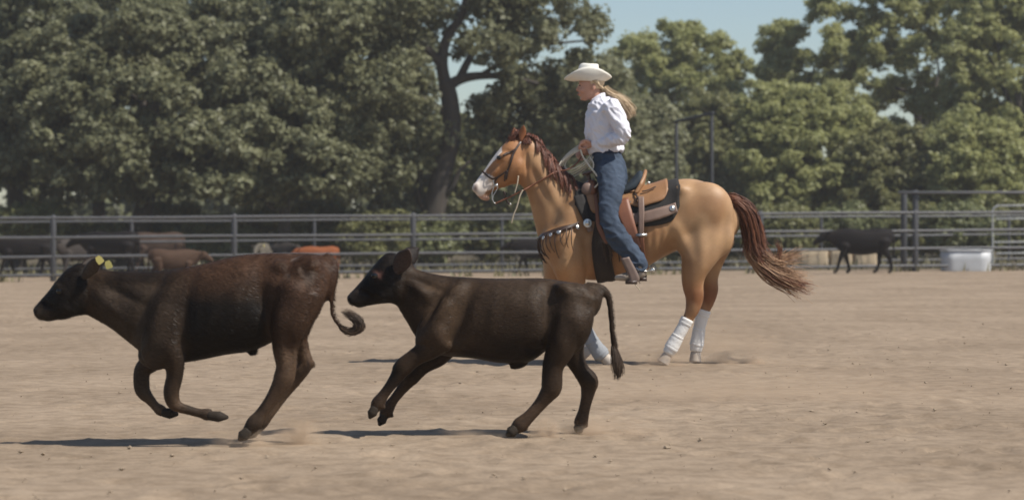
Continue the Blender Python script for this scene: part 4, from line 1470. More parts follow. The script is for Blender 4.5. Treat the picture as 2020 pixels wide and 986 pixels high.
        # near the eye and the muzzle
        ex, ey = CH(315, 345)
        mix(np.exp(-((u - ex) / 9) ** 2 - ((w - ey) / 7) ** 2) * .85, (.05, .028, .018))
        j = (np.stack([n2, vnoise(v, 0.05, 23)], 1) - .5) * 5
        k = inpoly(uv + j, blaze).astype(float)
        mix(k * .97, (.70, .63, .56))
        nx, ny = CH(90, 645)
        mix(np.exp(-((u - nx) / 5) ** 2 - ((w - ny) / 8) ** 2) * .9, (.10, .05, .04))
        mix(sm(CH(0, 690)[1], CH(0, 740)[1], w) * sm(CH(230, 0)[0], CH(200, 0)[0], u) * .75, (.48, .30, .24))
        mx, my = CH(200, 690)
        mix(np.exp(-((u - mx) / 13) ** 2 - ((w - my) / 2.2) ** 2) * .8, (.13, .07, .05))         # mouth line
        mix(sm(640, 655, w) * .97, (.66, .6, .54))
        return c
    paint(me, col, Y)
    bvh = BVHTree.FromPolygons([Vector(q) for q in verts_of(me)], [tuple(p.vertices) for p in me.polygons])
    g = P(*C1(760, 1270), Y); g[2] = 0
    root = obj('horse', me, M['horse_coat'], None, g)
    tag(root, 'golden sorrel horse with white blaze and white leg wraps, cantering under the rider', 'horse')
    fur(root, 120000, .013, .0011, M['horse_fur'], 5, lift=.12)
    # ears
    for s, (ba, bb), (ta, tb2), dy in ((-1, (535, 190), (556, 38), .045), (1, (478, 165), (462, 62), .05)):
        e = MB(); ear(e, P(*CH(ba, bb), Y + s * dy), P(*CH(ta, tb2), Y + s * (dy + .02)), .032, .012); m1 = e.mesh(); smooth(m1)
        paint(m1, lambda uv, v: np.tile((.22, .085, .036), (len(v), 1)), Y)
        obj('ear', m1, M['horse_coat'], root)
    for s in (-1, 1):
        m_ = MB(); m_.ball(P(*CH(318, 352), Y + s * .092), (.022, .014, .018)); q = m_.mesh(); smooth(q); obj('eye', q, M['eye'], root)
    # hooves
    for tr, st in ((FULL, [(1192, 704, 11, -.14), (1199, 711, 12.5, -.14), (1205, 716, 13.5, -.14)]), (FULL, [(1148, 689, 10.5, .13), (1155, 697, 12, .13), (1160, 702, 13, .13)]),
                   (C6, [(744, 810, 28, -.155), (728, 840, 33, -.155), (718, 858, 37, -.155)]), (C6, [(907, 795, 28, .15), (904, 825, 32, .15), (903, 850, 35, .15)])):
        m_ = MB(); m_.limb(st, Y, tr, n=3, caps=(.2, .08)); q = m_.mesh(); smooth(q); obj('hoof', q, M['hoof_pale'], root)
    # leg wraps with their straps
    def wrap(tr, st, k, mat='wrap'):
        m_ = MB()
        D = crom(st, 6)
        ridge = 1 + 0.014 * np.sin(np.linspace(0, 9 * math.pi, len(D)))
        m_.limb([(q[0], q[1], q[2] * 1.16 * r_, q[3]) for q, r_ in zip(D, ridge)], Y, tr, n=1, nseg=18, caps=(.15, .15))
        q = m_.mesh(); smooth(q)
        o = obj('leg_wrap', q, M[mat], root)
        for t in (.12, .45, .8):
            i = int(t * (len(D) - 1)); a = D[i]; b = D[min(i + 1, len(D) - 1)]
            d = (b[:2] - a[:2]) / max(np.linalg.norm(b[:2] - a[:2]), 1e-6) * (a[2] * .22)
            s_ = MB(); s_.limb([(a[0] - d[0], a[1] - d[1], a[2] * 1.18, a[3]), (a[0], a[1], a[2] * 1.205, a[3]), (a[0] + d[0], a[1] + d[1], a[2] * 1.18, a[3])], Y, tr, n=3, nseg=18, caps=(.1, .1))
            q = s_.mesh(); smooth(q); obj('strap', q, M[mat], o)
    wrap(C6, [(858, 606, 33, -.16), (832, 655, 30, -.16), (806, 700, 30, -.16), (785, 738, 34, -.155), (766, 772, 34, -.155), (748, 803, 28, -.155)], 0)
    wrap(C6, [(954, 558, 35, .15), (938, 610, 31, .15), (926, 660, 30, .15), (918, 715, 33, .15), (912, 752, 34, .15), (906, 790, 28, .15)], 0)
    wrap(FULL, [(1149, 644, 14, -.14), (1160, 661, 12.5, -.14), (1172, 680, 12.5, -.14), (1184, 696, 14, -.14), (1191, 704, 12, -.14)], 0, 'wrap_shaded')
    wrap(FULL, [(1104, 646, 13.5, .13), (1118, 660, 12, .13), (1130, 672, 12, .13), (1141, 683, 13, .13), (1147, 688, 11, .13)], 0)
    return root, bvh


horse, HBVH = build_horse()


def on_horse(u, v, off=0.0, side=-1, miss=-.03):
    """the point of the near (or far) flank seen at (u, v)"""
    y = HY
    for _ in range(3):
        p = P(u, v, y)
        h = HBVH.ray_cast(Vector((p[0], HY + side * 1.5, p[2])), Vector((0, -side, 0)))
        if h[0] is None: return P(u, v, HY - side * miss), np.array((0, side, 0.0))
        y = h[0].y
    n = np.array(h[1]);
    if n[1] * side < 0: n = -n
    return np.array(h[0]) + n * off, n


def strap(mb, pts, width, tr, off, side=-1, n=6, thick=None, taper=None):
    """a flat ribbon lying on the flank along a path of crop pixels"""
    k = tr(1, 0)[0] - tr(0, 0)[0]
    D = crom(pts, n)
    Tn = np.gradient(D, axis=0); Tn /= np.maximum(np.linalg.norm(Tn, axis=1), 1e-6)[:, None]
    N = np.stack([-Tn[:, 1], Tn[:, 0]], 1)
    rows = []
    for i in range(len(D)):
        w = width if taper is None else np.interp(i / (len(D) - 1), np.linspace(0, 1, len(taper)), taper)
        rows.append([on_horse(*tr(*(D[i] + N[i] * w * q)), off, side)[0] for q in (-.5, -.25, 0, .25, .5)])
    mb.grid(np.array(rows), flip=(side > 0))


def drape(bottom, off, zc_v=720, cols=34, rows=16, far=True, T=CS, amax=2.5):
    """a cloth over the back: bottom = [(crop a, crop b), ...] gives its lower edge along the flank"""
    B = np.array([T(*q) for q in bottom])
    us = np.linspace(B[0, 0], B[-1, 0], cols)
    vb = np.interp(us, B[:, 0], B[:, 1])
    zc = P(1010, C1(0, zc_v)[1], HY)[2]
    Gd = []
    for u, v in zip(us, vb):
        x = P(u, v, HY)[0]; zb = P(u, v, HY - .25)[2]
        halves = []
        for side in (-1, 1):
            pl = []
            for a in np.linspace(0, amax, 90):
                d = Vector((0, side * math.sin(a), math.cos(a)))
                h = HBVH.ray_cast(Vector((x, HY, zc)), d)
                if h[0] is None: break
                p = np.array(h[0]); nn = np.array(h[1])
                if np.dot(nn, d) < 0: nn = -nn
                pl.append(p + nn * off)
                if p[2] < zb: break
            pl = np.array(pl)
            L = np.concatenate([[0], np.cumsum(np.linalg.norm(np.diff(pl, axis=0), axis=1))])
            q = np.linspace(0, L[-1], rows)
            halves.append(np.stack([np.interp(q, L, pl[:, k]) for k in range(3)], 1))
        Gd.append(np.vstack([halves[0][::-1], halves[1][1:]]))
    G3 = np.array(Gd)
    for _ in range(2):
        G3[1:-1] = (G3[:-2] + 2 * G3[1:-1] + G3[2:]) / 4
    mb = MB(); mb.grid(G3)
    return mb


def part(name, mb, mat, parent, thick=None, offset=0.0, bevel=0):
    if thick:
        me = solid(mb, thick, bevel, offset)
    else:
        me = mb.mesh(); smooth(me)
    return obj(name, me, M[mat], parent)


def concho(parent, p, n, r, name='concho'):
    mb = MB()
    n = np.asarray(n, float) / np.linalg.norm(n)
    a = np.cross(n, (0, 0, 1.0)); a /= np.linalg.norm(a); b = np.cross(n, a)
    C, A, B = [], [], []
    for k, h in ((1.0, -.1), (1.0, .15), (.8, .3), (.72, .22), (.55, .45), (.3, .6), (.05, .65)):
        C.append(p + n * h * r * .8); A.append(a * r * k); B.append(b * r * k)
    mb.rings(C, A, B, 16, caps=None)
    return part(name, mb, 'silver', parent)


def build_tail_and_mane():
    Y = HY; r = np.random.default_rng(44)
    # tail: dark bundle falling from the dock, then pale ends streaming back
    def bundle(key, n, spread, r0, jit=.15, curl=.0):
        mb = MB()
        C = crom([P(*C1(a, b), Y + dy) for a, b, dy in key], 8)
        t = np.linspace(0, 1, len(C))
        for i in range(n):
            o = r.normal(size=3) * spread
            e = 1 - jit * r.random() ** 2; s = 0.12 * r.random()
            k = np.linspace(s, e, 14)
            D = np.stack([np.interp(k, t, C[:, q]) for q in range(3)], 1)
            env = np.interp(k, (0, .12, .45, .8, 1), (.3, .8, 1, 1.1, 1.7))
            wv = np.sin(k * 9 + r.random() * 6)[:, None] * r.normal(size=3) * spread * .18
            D = D + o * env[:, None] + wv
            mb.tube(D, np.interp(k, (0, .6, 1), (r0, r0, r0 * .3)), nseg=4, caps=(.2, .2))
        return mb
    mb = bundle([(1085, 592, 0), (1135, 612, 0), (1178, 655, -.01), (1200, 720, -.01), (1212, 790, 0), (1225, 830, 0)], 620, np.array((.032, .04, .02)), .0032, .35)
    mb2 = bundle([(1090, 600, 0), (1150, 630, 0), (1195, 700, 0), (1208, 780, 0), (1235, 860, 0), (1290, 915, 0), (1360, 945, 0), (1415, 962, 0)], 330, np.array((.024, .035, .022)), .003, .5)
    tail = part('tail', mb, 'tail', horse)
    part('tail_strands', mb2, 'tail', tail)
    mb3 = bundle([(1185, 790, 0), (1215, 835, 0), (1265, 880, 0), (1330, 915, 0), (1410, 945, 0)], 430, np.array((.03, .032, .042)), .0023, .5)
    mb4 = bundle([(1200, 800, 0), (1250, 850, 0), (1310, 850, 0), (1400, 825, 0)], 110, np.array((.026, .03, .028)), .002, .55)
    mb5 = bundle([(1270, 860, 0), (1300, 850, 0), (1312, 810, 0), (1300, 775, 0)], 50, np.array((.012, .02, .012)), .002, .45)
    part('tail_ends', mb3, 'tail_tip', tail)
    part('tail_wisp', mb4, 'tail_tip', tail)
    part('tail_wisp', mb5, 'tail', tail)
    # mane
    crest = crom([CH(*q) for q in ((545, 150), (600, 140), (660, 158), (730, 215), (785, 300), (840, 360), (900, 420), (960, 490), (1015, 560))] , 8)
    crest = np.array(crest)
    mb = MB()
    for i in range(520):
        q_ = i % 26
        lr = np.random.default_rng(500 + q_)
        t = min(1.0, max(0.0, (q_ + .5) / 26 + lr.normal() * .012 + r.normal() * .007))
        j = t * (len(crest) - 1); i0 = int(j); f = j - i0
        s = crest[i0] * (1 - f) + crest[min(i0 + 1, len(crest) - 1)] * f
        L = (14 + 42 * min(1, t * 2.2)) * (0.6 + .5 * lr.random()) * (.75 + .3 * r.random())
        if t > .8: L *= .8
        dx = (5 + 11 * t) + lr.normal() * 4.5 + r.normal() * 1.1
        clump = 0.0
        dyb = r.normal() * .008
        D = []
        for k in np.linspace(0, 1, 9):
            u = s[0] + dx * k + clump * k + 1.6 * math.sin(k * 6 + q_) + .5 * math.sin(k * 9 + i)
            v = s[1] - 3.5 * (1 - k) * (1 - 2 * k) + L * k ** 1.05
            if k < .1: p = P(u, v - 2, Y + dyb)
            else: p = on_horse(u, v, .012 + .012 * r.random(), -1)[0]
            D.append(p)
        D = np.array(D); D[1:-1] = (D[:-2] + D[1:-1] * 2 + D[2:]) / 4
        mb.tube(D, np.interp(np.linspace(0, 1, 9), (0, .5, 1), (.0042, .0038, .0015)), nseg=4, caps=(.2, .2))
    for i in range(420):                                             # hair lying along the crest
        t = r.random() * .92
        D = []
        for k in np.linspace(0, 1, 6):
            j = min(len(crest) - 1.001, (t + .09 * k) * (len(crest) - 1)); i0 = int(j); f = j - i0
            s = crest[i0] * (1 - f) + crest[i0 + 1] * f
            D.append(P(s[0] + r.normal() * .6, s[1] - 1 + r.normal() * 1.2 + 2 * k, Y + r.normal() * .022))
        mb.tube(D, .0035, nseg=4, caps=(.2, .2))
    part('mane', mb, 'mane', horse)
    mb = MB()
    for i in range(200):
        s = np.array(CH(505 + r.normal() * 20, 130 + r.normal() * 22))
        e = np.array(CH(445 + r.normal() * 24, 205 + r.normal() * 30))
        D = [P(*(s * (1 - k) + e * k + (0, -4 * math.sin(k * 3.1))), Y + (r.random() - .5) * .05 - .03 * k) for k in np.linspace(0, 1, 6)]
        mb.tube(D, np.interp(np.linspace(0, 1, 6), (0, 1), (.0035, .0015)), nseg=4, caps=(.2, .2))
    part('forelock', mb, 'mane', horse)


build_tail_and_mane()


# ------------------------------------------------------------------ tack
def build_tack():
    Y = HY; r = np.random.default_rng(3)
    c = P(*C1(700, 560), Y)
    # pad
    pad = empty('saddle_pad', P(*C1(700, 640), Y))
    tag(pad, 'black felt saddle pad with a worn leather edge, between saddle and horse', 'saddle pad')
    part('felt', drape([(140, 260), (180, 375), (290, 395), (400, 420), (600, 440), (800, 428), (925, 392), (968, 320), (975, 270)], .012), 'felt', pad, .016, 1.0)
    for s in (-1, 1):
        mb = MB(); strap(mb, [(560, 392), (650, 382), (760, 358), (870, 322), (972, 292)], 82, CS, .034, s)
        e = part('leather_edge', mb, 'pink_leather', pad, .006, 1.0)
        p, n = on_horse(*CS(922, 300), .044, s)
        concho(e, p, n, .024)
    # saddle
    sad = empty('saddle', c)
    tag(sad, 'tan leather western saddle with dark seat, on the black pad under the rider', 'saddle')
    part('skirt', drape([(215, 150), (228, 270), (262, 330), (340, 336), (480, 290), (600, 268), (645, 296), (700, 276), (800, 244), (855, 222), (880, 190), (890, 140)], .03), 'tan_leather', sad, .012, 1.0)
    part('seat_jockey', drape([(440, 20), (480, 160), (600, 190), (640, 170), (700, 60)], .045, cols=20), 'tan_leather', sad, .010, 1.0)
    # seam line on the skirt and string conchos
    for s in (-1, 1):
        mb = MB(); strap(mb, [(690, 190), (745, 178), (805, 152)], 7, CS, .045, s); part('seam', mb, 'dark_leather', sad, .003, 1.0)
        mb = MB(); strap(mb, [(480, 288), (540, 276), (600, 262)], 9, CS, .046, s); part('seam', mb, 'dark_leather', sad, .003, 1.0)
        for a, b in ((736, 88), (615, 150)):
            p, n = on_horse(*CS(a, b), .05, s); concho(sad, p, n, .015)
        mb = MB(); strap(mb, [(632, 205), (650, 230), (640, 262)], 14, CS, .046, s); part('saddle_string', mb, 'dark_leather', sad, .005, 1.0)
    mb = MB()
    mb.trunk([(575, 545, 570, 600, .1), (620, 556, 620, 600, .15), (670, 552, 672, 590, .175), (705, 525, 712, 580, .175), (738, 488, 748, 565, .15)], Y, C1, n=5, p=2.4)
    part('seat', mb, 'seat_suede', sad)
    Gd = []
    for y in np.linspace(-.2, .2, 21):
        q = (y / .2) ** 2
        col = []
        for k in np.linspace(0, 1, 7):
            a = 748 + 20 * k - 30 * q * (1 - .3 * k); b = 578 - (98 - 62 * q) * k
            p = P(*C1(a, b), Y); p[1] = Y + y * (1 - .12 * k); col.append(p)
        Gd.append(col)
    mb = MB(); mb.grid(np.array(Gd)); part('cantle', mb, 'tan_leather', sad, .032, 0.0, 1)
    mb = MB()
    mb.trunk([(508, 560, 520, 620, .09), (530, 528, 540, 612, .17), (556, 522, 566, 606, .17), (582, 545, 586, 604, .1)], Y, C1, n=5, p=2.6)
    part('swell', mb, 'brown_leather', sad)
    mb = MB(); mb.limb([(542, 540, 9, 0), (538, 515, 8, 0), (534, 500, 9, 0)], Y, C1); mb.ball(P(*C1(532, 496), Y), (.05, .045, .014), rot=-.25)
    part('horn', mb, 'pink_leather', sad)
    p = P(*C1(532, 562), Y - .155); mb = MB(); mb.ball(p, (.052, .03, .055)); part('swell_highlight', mb, 'pink_leather', sad)  # added paler lump standing in for light on the swell
    for s in (-1, 1):
        mb = MB(); strap(mb, [(520, 250), (545, 350), (580, 440), (615, 520), (640, 600)], 100, CS, .052, s, taper=(120, 130, 110, 85, 60))
        part('fender', mb, 'brown_leather', sad, .008, 1.0)
        mb = MB(); strap(mb, [(340, 340), (345, 450), (352, 560), (362, 680), (380, 800), (400, 870)], 120, CS, .016, s, taper=(60, 90, 140, 150, 150, 150))
        part('front_cinch', mb, 'cinch', sad, .012, 1.0)
        mb = MB(); strap(mb, [(300, 200), (318, 300), (340, 420), (380, 520), (412, 570)], 34, CS, .04, s)
        part('latigo', mb, 'brown_leather', sad, .006, 1.0)
        mb = MB(); strap(mb, [(682, 232), (684, 330), (682, 430), (680, 520)], 50, CS, .055, s)
        part('billet', mb, 'pink_leather', sad, .008, 1.0)
        mb = MB(); strap(mb, [(680, 500), (684, 600), (694, 690), (712, 780)], 40, CS, .022, s)
        part('rear_cinch', mb, 'brown_leather', sad, .008, 1.0)
        p, n = on_horse(*CS(678, 502), .07, s)
        mb = MB(); mb.box(p, (.075 / 2 + .008, .006, .010)); part('buckle', mb, 'silver', sad)
        # stirrup: a leather-wrapped bell with a tread
        up = 0 if s < 0 else -60
        d0, d1 = s * .33, s * .46
        Gd = []
        path = crom([(545, 690 + up), (575, 750 + up), (606, 815 + up), (622, 865 + up), (612, 892 + up)], 4)
        for q, w in zip(path, np.linspace(66, 92, len(path))):
            Gd.append([P(*CS(q[0] + w * k, q[1] - 14 * k), Y + d1) for k in (-.5, -.2, .2, .5)])
        mo = MB(); mo.grid(np.array(Gd), flip=s > 0)
        mb = MB()
        Gd = [[q + np.array((0, d0 - d1, 0)) for q in row] for row in Gd]
        mb.grid(np.array(Gd), flip=s > 0)
        st = part('stirrup', mo, 'stirrup_leather', sad, .012, 0.0)
        part('inner_band', mb, 'stirrup_leather', st, .012, 0.0)
        a = P(*CS(596, 890 + up), Y + d0); b = P(*CS(596, 890 + up), Y + d1)
        mb = MB(); mb.box((a + b) / 2, (.045, abs(d1 - d0) / 2 + .012, .014)); part('tread', mb, 'dark_leather', st)
        mb = MB(); mb.tube([P(*CS(620, 890 + up), Y + d1), P(*CS(635, 920 + up), Y + d1 - .01), P(*CS(660, 945 + up), Y + d1), P(*CS(668, 960 + up), Y + d1)], .004, nseg=5); part('string', mb, 'cord', st)
        mb = MB()
        for i in range(9):
            a0 = 430 + r.normal() * 26
            D = [on_horse(*CS(a0 + 18 * k, 560 + 150 * k * (1 - .25 * (i % 3))), .03, s)[0] for k in np.linspace(0, 1, 6)]
            mb.tube(D, .006, nseg=5)
        part('saddle_strings', mb, 'dark_leather', sad)
    # breast collar
    bc = empty('breast_collar', P(*C1(345, 765), Y))
    tag(bc, 'dark leather breast collar with silver conchos and fringe, across the horse chest', 'breast collar')
    cx = P(*C1(470, 740), Y)
    def chest(phi, v, off):
        zz = P(1010, v, HY)[2]
        d = Vector((-math.cos(phi), math.sin(phi), 0))
        h = HBVH.ray_cast(Vector((cx[0], HY, zz)), d)
        p = np.array(h[0]); n = np.array(h[1])
        if np.dot(n, d) < 0: n = -n
        return p + n * off, n
    rows = []
    for phi in np.linspace(-1.75, 1.75, 61):
        v = C1(0, 766 - 66 * (abs(phi) / 1.75) ** 1.5)[1]
        rows.append([chest(phi, v + k, .016)[0] for k in (-3.8, -1.3, 1.3, 3.8)])
    mb = MB(); mb.grid(np.array(rows), flip=True)
    part('band', mb, 'dark_leather', bc, .008, 0.0)
    for s in (-1, 1):
        p, n = on_horse(*CS(236, 414), .035, s); concho(bc, p, n, .037)
        for (a, b), rr in (((485, 718), .019), ((420, 741), .018), ((391, 751), .017), ((364, 762), .017)):
            p, n = on_horse(*C1(a, b), .03, s); concho(bc, p, n, rr)
        mb = MB(); strap(mb, [(170, 200), (195, 290), (225, 370), (240, 430)], 40, CS, .02, s, taper=(70, 80, 60, 40)); part('shoulder_strap', mb, 'felt', bc, .008, 1.0)
        mb = MB(); strap(mb, [(236, 400), (250, 440), (262, 480)], 52, CS, .026, s); part('keeper', mb, 'pink_leather', bc, .006, 1.0)
    mb = MB()
    for i, phi in enumerate(list(np.linspace(-1.5, 1.5, 26))):
        L = 28 + 22 * r.random()
        v0 = C1(0, 768 - 60 * (abs(phi) / 1.75) ** 1.5)[1]
        D = []
        for k in np.linspace(0, 1, 7):
            p, n = chest(phi - .06 * k * np.sign(phi) * (1 if phi < 0 else 1), v0 + L * k, .02 + .012 * math.sin(k * 3))
            p = p + np.array((.05 * k * k, 0, 0)) * (1 if abs(phi) > .5 else .2) - np.array((0.012 * k, 0, 0))
            D.append(p)
        mb.tube(D, np.interp(np.linspace(0, 1, 7), (0, .7, 1), (.005, .0045, .0025)), nseg=5)
    part('fringe', mb, 'dark_leather', bc)
    # bridle
    br = empty('bridle', P(*CH(380, 400), Y))
    tag(br, 'dark leather bridle with silver bit and long reins, on the horse head', 'bridle')
    for s in (-1, 1):
        for nm, pts, w in (('cheek_strap', [(540, 185), (490, 255), (455, 320), (430, 400), (405, 480), (385, 560)], 20), ('browband', [(490, 262), (430, 300), (390, 315), (355, 332)], 17),
                           ('noseband', [(152, 478), (180, 505), (215, 535), (260, 552), (310, 535), (360, 505), (400, 480)], 17), ('cheek_strap', [(405, 480), (380, 520), (372, 575)], 13),
                           ('throat_latch', [(500, 250), (545, 330), (575, 420), (585, 500), (570, 570)], 10), ('bit_hanger', [(310, 540), (285, 570), (272, 610)], 14)):
            if nm == 'throat_latch': continue
            mb = MB(); strap(mb, pts, w, CH, .007, s)
            part(nm, mb, 'dark_leather', br, .005, 1.0)
        yb = Y + s * .065
        mb = MB()
        mb.tube(crom([P(*CH(300, 600), yb), P(*CH(305, 640), yb), P(*CH(280, 690), yb), P(*CH(262, 720), yb), P(*CH(258, 765), yb), P(*CH(282, 798), yb), P(*CH(300, 790), yb)], 4), .0036, nseg=6)
        mb.tube(crom([P(*CH(262, 570), yb), P(*CH(268, 630), yb), P(*CH(250, 690), yb), P(*CH(252, 760), yb)], 4), .0036, nseg=6)
        bit = part('bit', mb, 'silver', br)
        concho(bit, P(*CH(292, 620), yb - .004 * -s), (0, s, 0), .014, 'bit_ring')
        mb = MB(); mb.tube(crom([P(*CH(300, 790), yb), P(*CH(345, 768), yb), P(*CH(380, 738), yb), P(*CH(368, 680), yb)], 5), .008, nseg=6)
        mb.tube(crom([P(*CH(380, 738), yb), P(*CH(400, 780), yb), P(*CH(420, 802), yb)], 5), .008, nseg=6)
        part('curb_strap', mb, 'dark_leather', br)
        concho(br, P(*CH(425, 805), yb), (0, s, 0), .011)
        # the rein: slack under the jaw, over the neck, up to the hand
        key = [(P(*CH(285, 795), yb)), P(*CH(400, 742), Y + s * .08), P(*CH(480, 705), Y + s * .1), P(*CH(560, 664), Y + s * .12)]
        for a, b in ((640, 622), (720, 578), (800, 530), (845, 505), (900, 490)):
            key.append(on_horse(*CH(a, b), .018, s)[0])
        key += [P(*C1(450, 482), Y + s * .1), P(*C1(490, 455), Y + s * .06), P(*C1(515, 415), Y + s * .03)]
        D = crom(key, 5)
        mb = MB(); mb.tube(D, .0062, nseg=6); part('rein', mb, 'brown_leather', br)
    mb = MB()
    mb.tube(crom([P(*CH(505, 530), Y - .11), P(*CH(495, 600), Y - .115), P(*CH(470, 690), Y - .11)], 5), .006, nseg=5)
    mb.tube(crom([P(*CH(548, 668), Y - .125), P(*CH(520, 720), Y - .13), P(*CH(490, 830), Y - .135), P(*CH(460, 900), Y - .135), P(*CH(438, 985), Y - .13)], 5), .006, nseg=5)
    mb.tube(crom([P(*CH(548, 668), Y - .125), P(*CH(512, 750), Y - .12), P(*CH(478, 860), Y - .12)], 5), .005, nseg=5)
    part('rein_tassel', mb, 'cord', br)


build_tack()
# ------------------------------------------------------------------ the rider
def build_rider():
    Y = HY; r = np.random.default_rng(8)
    k5 = HY / F / 3.5214
    q5 = lambda a, b, dy=0: P(*C5(a, b), Y + dy)
    mb = MB()
    # head, tilted a little down and to the left
    mb.ball(q5(378, 205), (.098, .077, .1), 20, 14)
    mb.trunk([(292, 205, 425, 190, .068), (287, 240, 425, 235, .07), (291, 268, 410, 275, .064), (298, 298, 392, 312, .054), (306, 322, 365, 338, .04), (320, 340, 345, 345, .028)], Y, C5, n=4, nseg=18)
    mb.limb([(291, 240, 6, 0), (284, 258, 8, 0), (278, 272, 11, 0), (284, 281, 9, 0)], Y, C5, n=4, nseg=10)          # nose
    mb.ball(q5(289, 300), (.010, .022, .008)); mb.ball(q5(293, 309), (.010, .02, .008)); mb.ball(q5(312, 333), (.02, .022, .018))
    for s in (-1, 1):
        mb.ball(q5(300, 228, s * .034), (.014, .026, .009))            # brows
        mb.ball(q5(312, 275, s * .042), (.03, .022, .024))             # cheeks
        mb.ball(q5(392, 255, s * .076), (.018, .009, .03), rot=.15)    # ears
    mb.limb([(395, 285, 46, 0), (402, 322, 40, 0), (412, 350, 38, 0)], Y, C5)
    # trunk under the shirt
    mb.trunk([(388, 372, 470, 345, .075), (368, 415, 535, 390, .115), (345, 480, 580, 470, .145), (350, 580, 580, 570, .125), (375, 680, 580, 670, .12), (395, 740, 570, 730, .11), (420, 830, 570, 820, .115), (440, 900, 570, 900, .1)], Y, C5)
    # arms
    near = [(505, 385, 52, -.15), (560, 480, 44, -.2), (596, 590, 38, -.215), (520, 622, 34, -.17), (440, 640, 27, -.115), (392, 648, 22, -.085), (372, 650, 23, -.075)]
    farr = [(470, 390, 52, .15), (480, 490, 44, .2), (490, 610, 38, .21), (440, 655, 34, .16), (395, 685, 27, .1), (370, 698, 22, .075), (352, 702, 23, .065)]
    for a in (near, farr): mb.limb(a, Y, C5, n=5, nseg=14)
    # hands: palm, four curled fingers, thumb
    def hand(a, b, dy, s):
        mb.limb([(a + 16, b, 22, dy, .55), (a - 10, b - 2, 27, dy, .5), (a - 34, b, 27, dy, .48), (a - 46, b + 4, 20, dy, .5)], Y, C5, n=4, nseg=14)
        for i in range(4):
            o = dy + s * (.024 - .016 * i) ; v = b - 14 + 10 * i; L = (1.0, 1.08, 1.0, .82)[i]
            mb.limb([(a - 34, v, 9, o), (a - 62 * L, v + 6, 8.5, o), (a - 66 * L, v + 30, 8, o), (a - 42 * L, v + 40, 7.5, o), (a - 26, v + 30, 6.5, o)], Y, C5, n=4, nseg=10, wide=1.0)
        mb.limb([(a + 2, b - 16, 12, dy + s * .022), (a - 20, b - 30, 10, dy + s * .03), (a - 44, b - 28, 9, dy + s * .026), (a - 62, b - 18, 7.5, dy + s * .016)], Y, C5, n=4, nseg=10, wide=1.0)
    hand(362, 655, -.068, -1)
    hand(345, 705, .058, 1)
    # legs
    for s in (-1, 1):
        up = 0 if s < 0 else -12
        mb.limb([(622, 480, 34, s * .1), (630, 540, 36, s * .21), (623, 615, 29, s * .32), (619, 680, 25, s * .368), (655, 752, 25, s * .378), (705, 825 + up, 24, s * .38), (742, 872 + up, 19, s * .385)], Y, C1)
        mb.limb([(742, 865 + up, 19, s * .385), (745, 895 + up, 18, s * .385), (715, 908 + up, 16, s * .39), (670, 915 + up, 12, s * .395)], Y, C1, n=4)
    me = skin(mb, 0.0062, 3)
    g = P(*C1(640, 560), Y)
    root = obj('person', me, M['skin'], None, g)
    tag(root, 'rider in cream cowboy hat, white shirt and blue jeans holding rope coils and reins', 'rider')
    for s in (-1, 1):
        m_ = MB(); m_.ball(q5(296, 243, s * .032), (.009, .012, .006)); part('eye', m_, 'eye', root)
        m_ = MB(); m_.tube(crom([q5(287, 233, s * .02), q5(290, 228, s * .034), q5(301, 230, s * .052)], 4), .0035, nseg=5); part('eyebrow', m_, 'brow', root)
    m_ = MB(); m_.ball(q5(287, 304), (.011, .02, .0075)); part('lips', m_, 'lip', root)
    # hair under the hat and a tail of hair blown back
    m_ = MB()
    for i in range(420):
        a = r.random()
        s = 1 if r.random() < .5 else -1
        y0 = s * (.03 + .055 * r.random())
        D = crom([q5(345 + 60 * a, 178 + 10 * r.random(), y0 * 1.0), q5(405 + 20 * a, 215 + 14 * r.random(), y0 * 1.02), q5(436 + 10 * r.random(), 245 + 16 * r.random(), y0 * .55), q5(470, 275, y0 * .15)], 3)
        m_.tube(D, .0045, nseg=4, caps=(.2, .2))
    cap = MB(); cap.ball(q5(392, 210), (.092, .08, .085), 18, 12)
    hair = part('hair', m_, 'blond', root)
    part('hair_cap', cap, 'blond', hair)
    m_ = MB()
    C = crom([q5(462, 268), q5(505, 305), q5(555, 340), q5(600, 385), q5(635, 425), q5(640, 465)], 6); t = np.linspace(0, 1, len(C))
    for i in range(560):
        lr = np.random.default_rng(900 + i % 14)
        o = lr.normal(size=3) * np.array((.028, .026, .026)) + r.normal(size=3) * .008; e = 1 - .55 * r.random() ** 1.6
        k = np.linspace(0, e, 12)
        D = np.stack([np.interp(k, t, C[:, q]) for q in range(3)], 1) + o * np.interp(k, (0, .1, .5, 1), (.45, .5, 1, 1.1))[:, None]
        D += np.sin(k * 9 + lr.random() * 6)[:, None] * lr.normal(size=3) * .011 + np.sin(k * 8 + r.random() * 6)[:, None] * r.normal(size=3) * .004
        m_.tube(D, np.interp(k, (0, .7, 1), (.0024, .0022, .001)), nseg=4, caps=(.2, .2))
    part('ponytail', m_, 'blond', hair)
    # hat
    c = q5(350, 205); hatm = MB()
    tilt = R(-3)
    def hp(x, y, z):
        ct, st = math.cos(tilt), math.sin(tilt)
        return c + np.array((x * ct - z * st, y, x * st + z * ct))
    n = 48
    Gb = []
    for rr in np.linspace(0, 1, 9):
        row = []
        for i in range(n + 1):
            a = 2 * math.pi * i / n
            ex = .092 + (.198 - .092) * rr; ey = .078 + (.172 - .078) * rr
            x = ex * math.cos(a); y = ey * math.sin(a)
            side = math.sin(a) ** 2
            z = rr ** 1.5 * (.115 * side ** .75 - .004 * (1 - side)) - .018 * rr * max(0, -math.cos(a)) + .032 * rr ** 2 * (abs(math.cos(a)) ** 6) + .018 * rr ** 2 * max(0, math.cos(a))
            y *= 1 - .26 * rr ** 2 * side
            row.append(hp(x, y, z - .012))
        Gb.append(row)
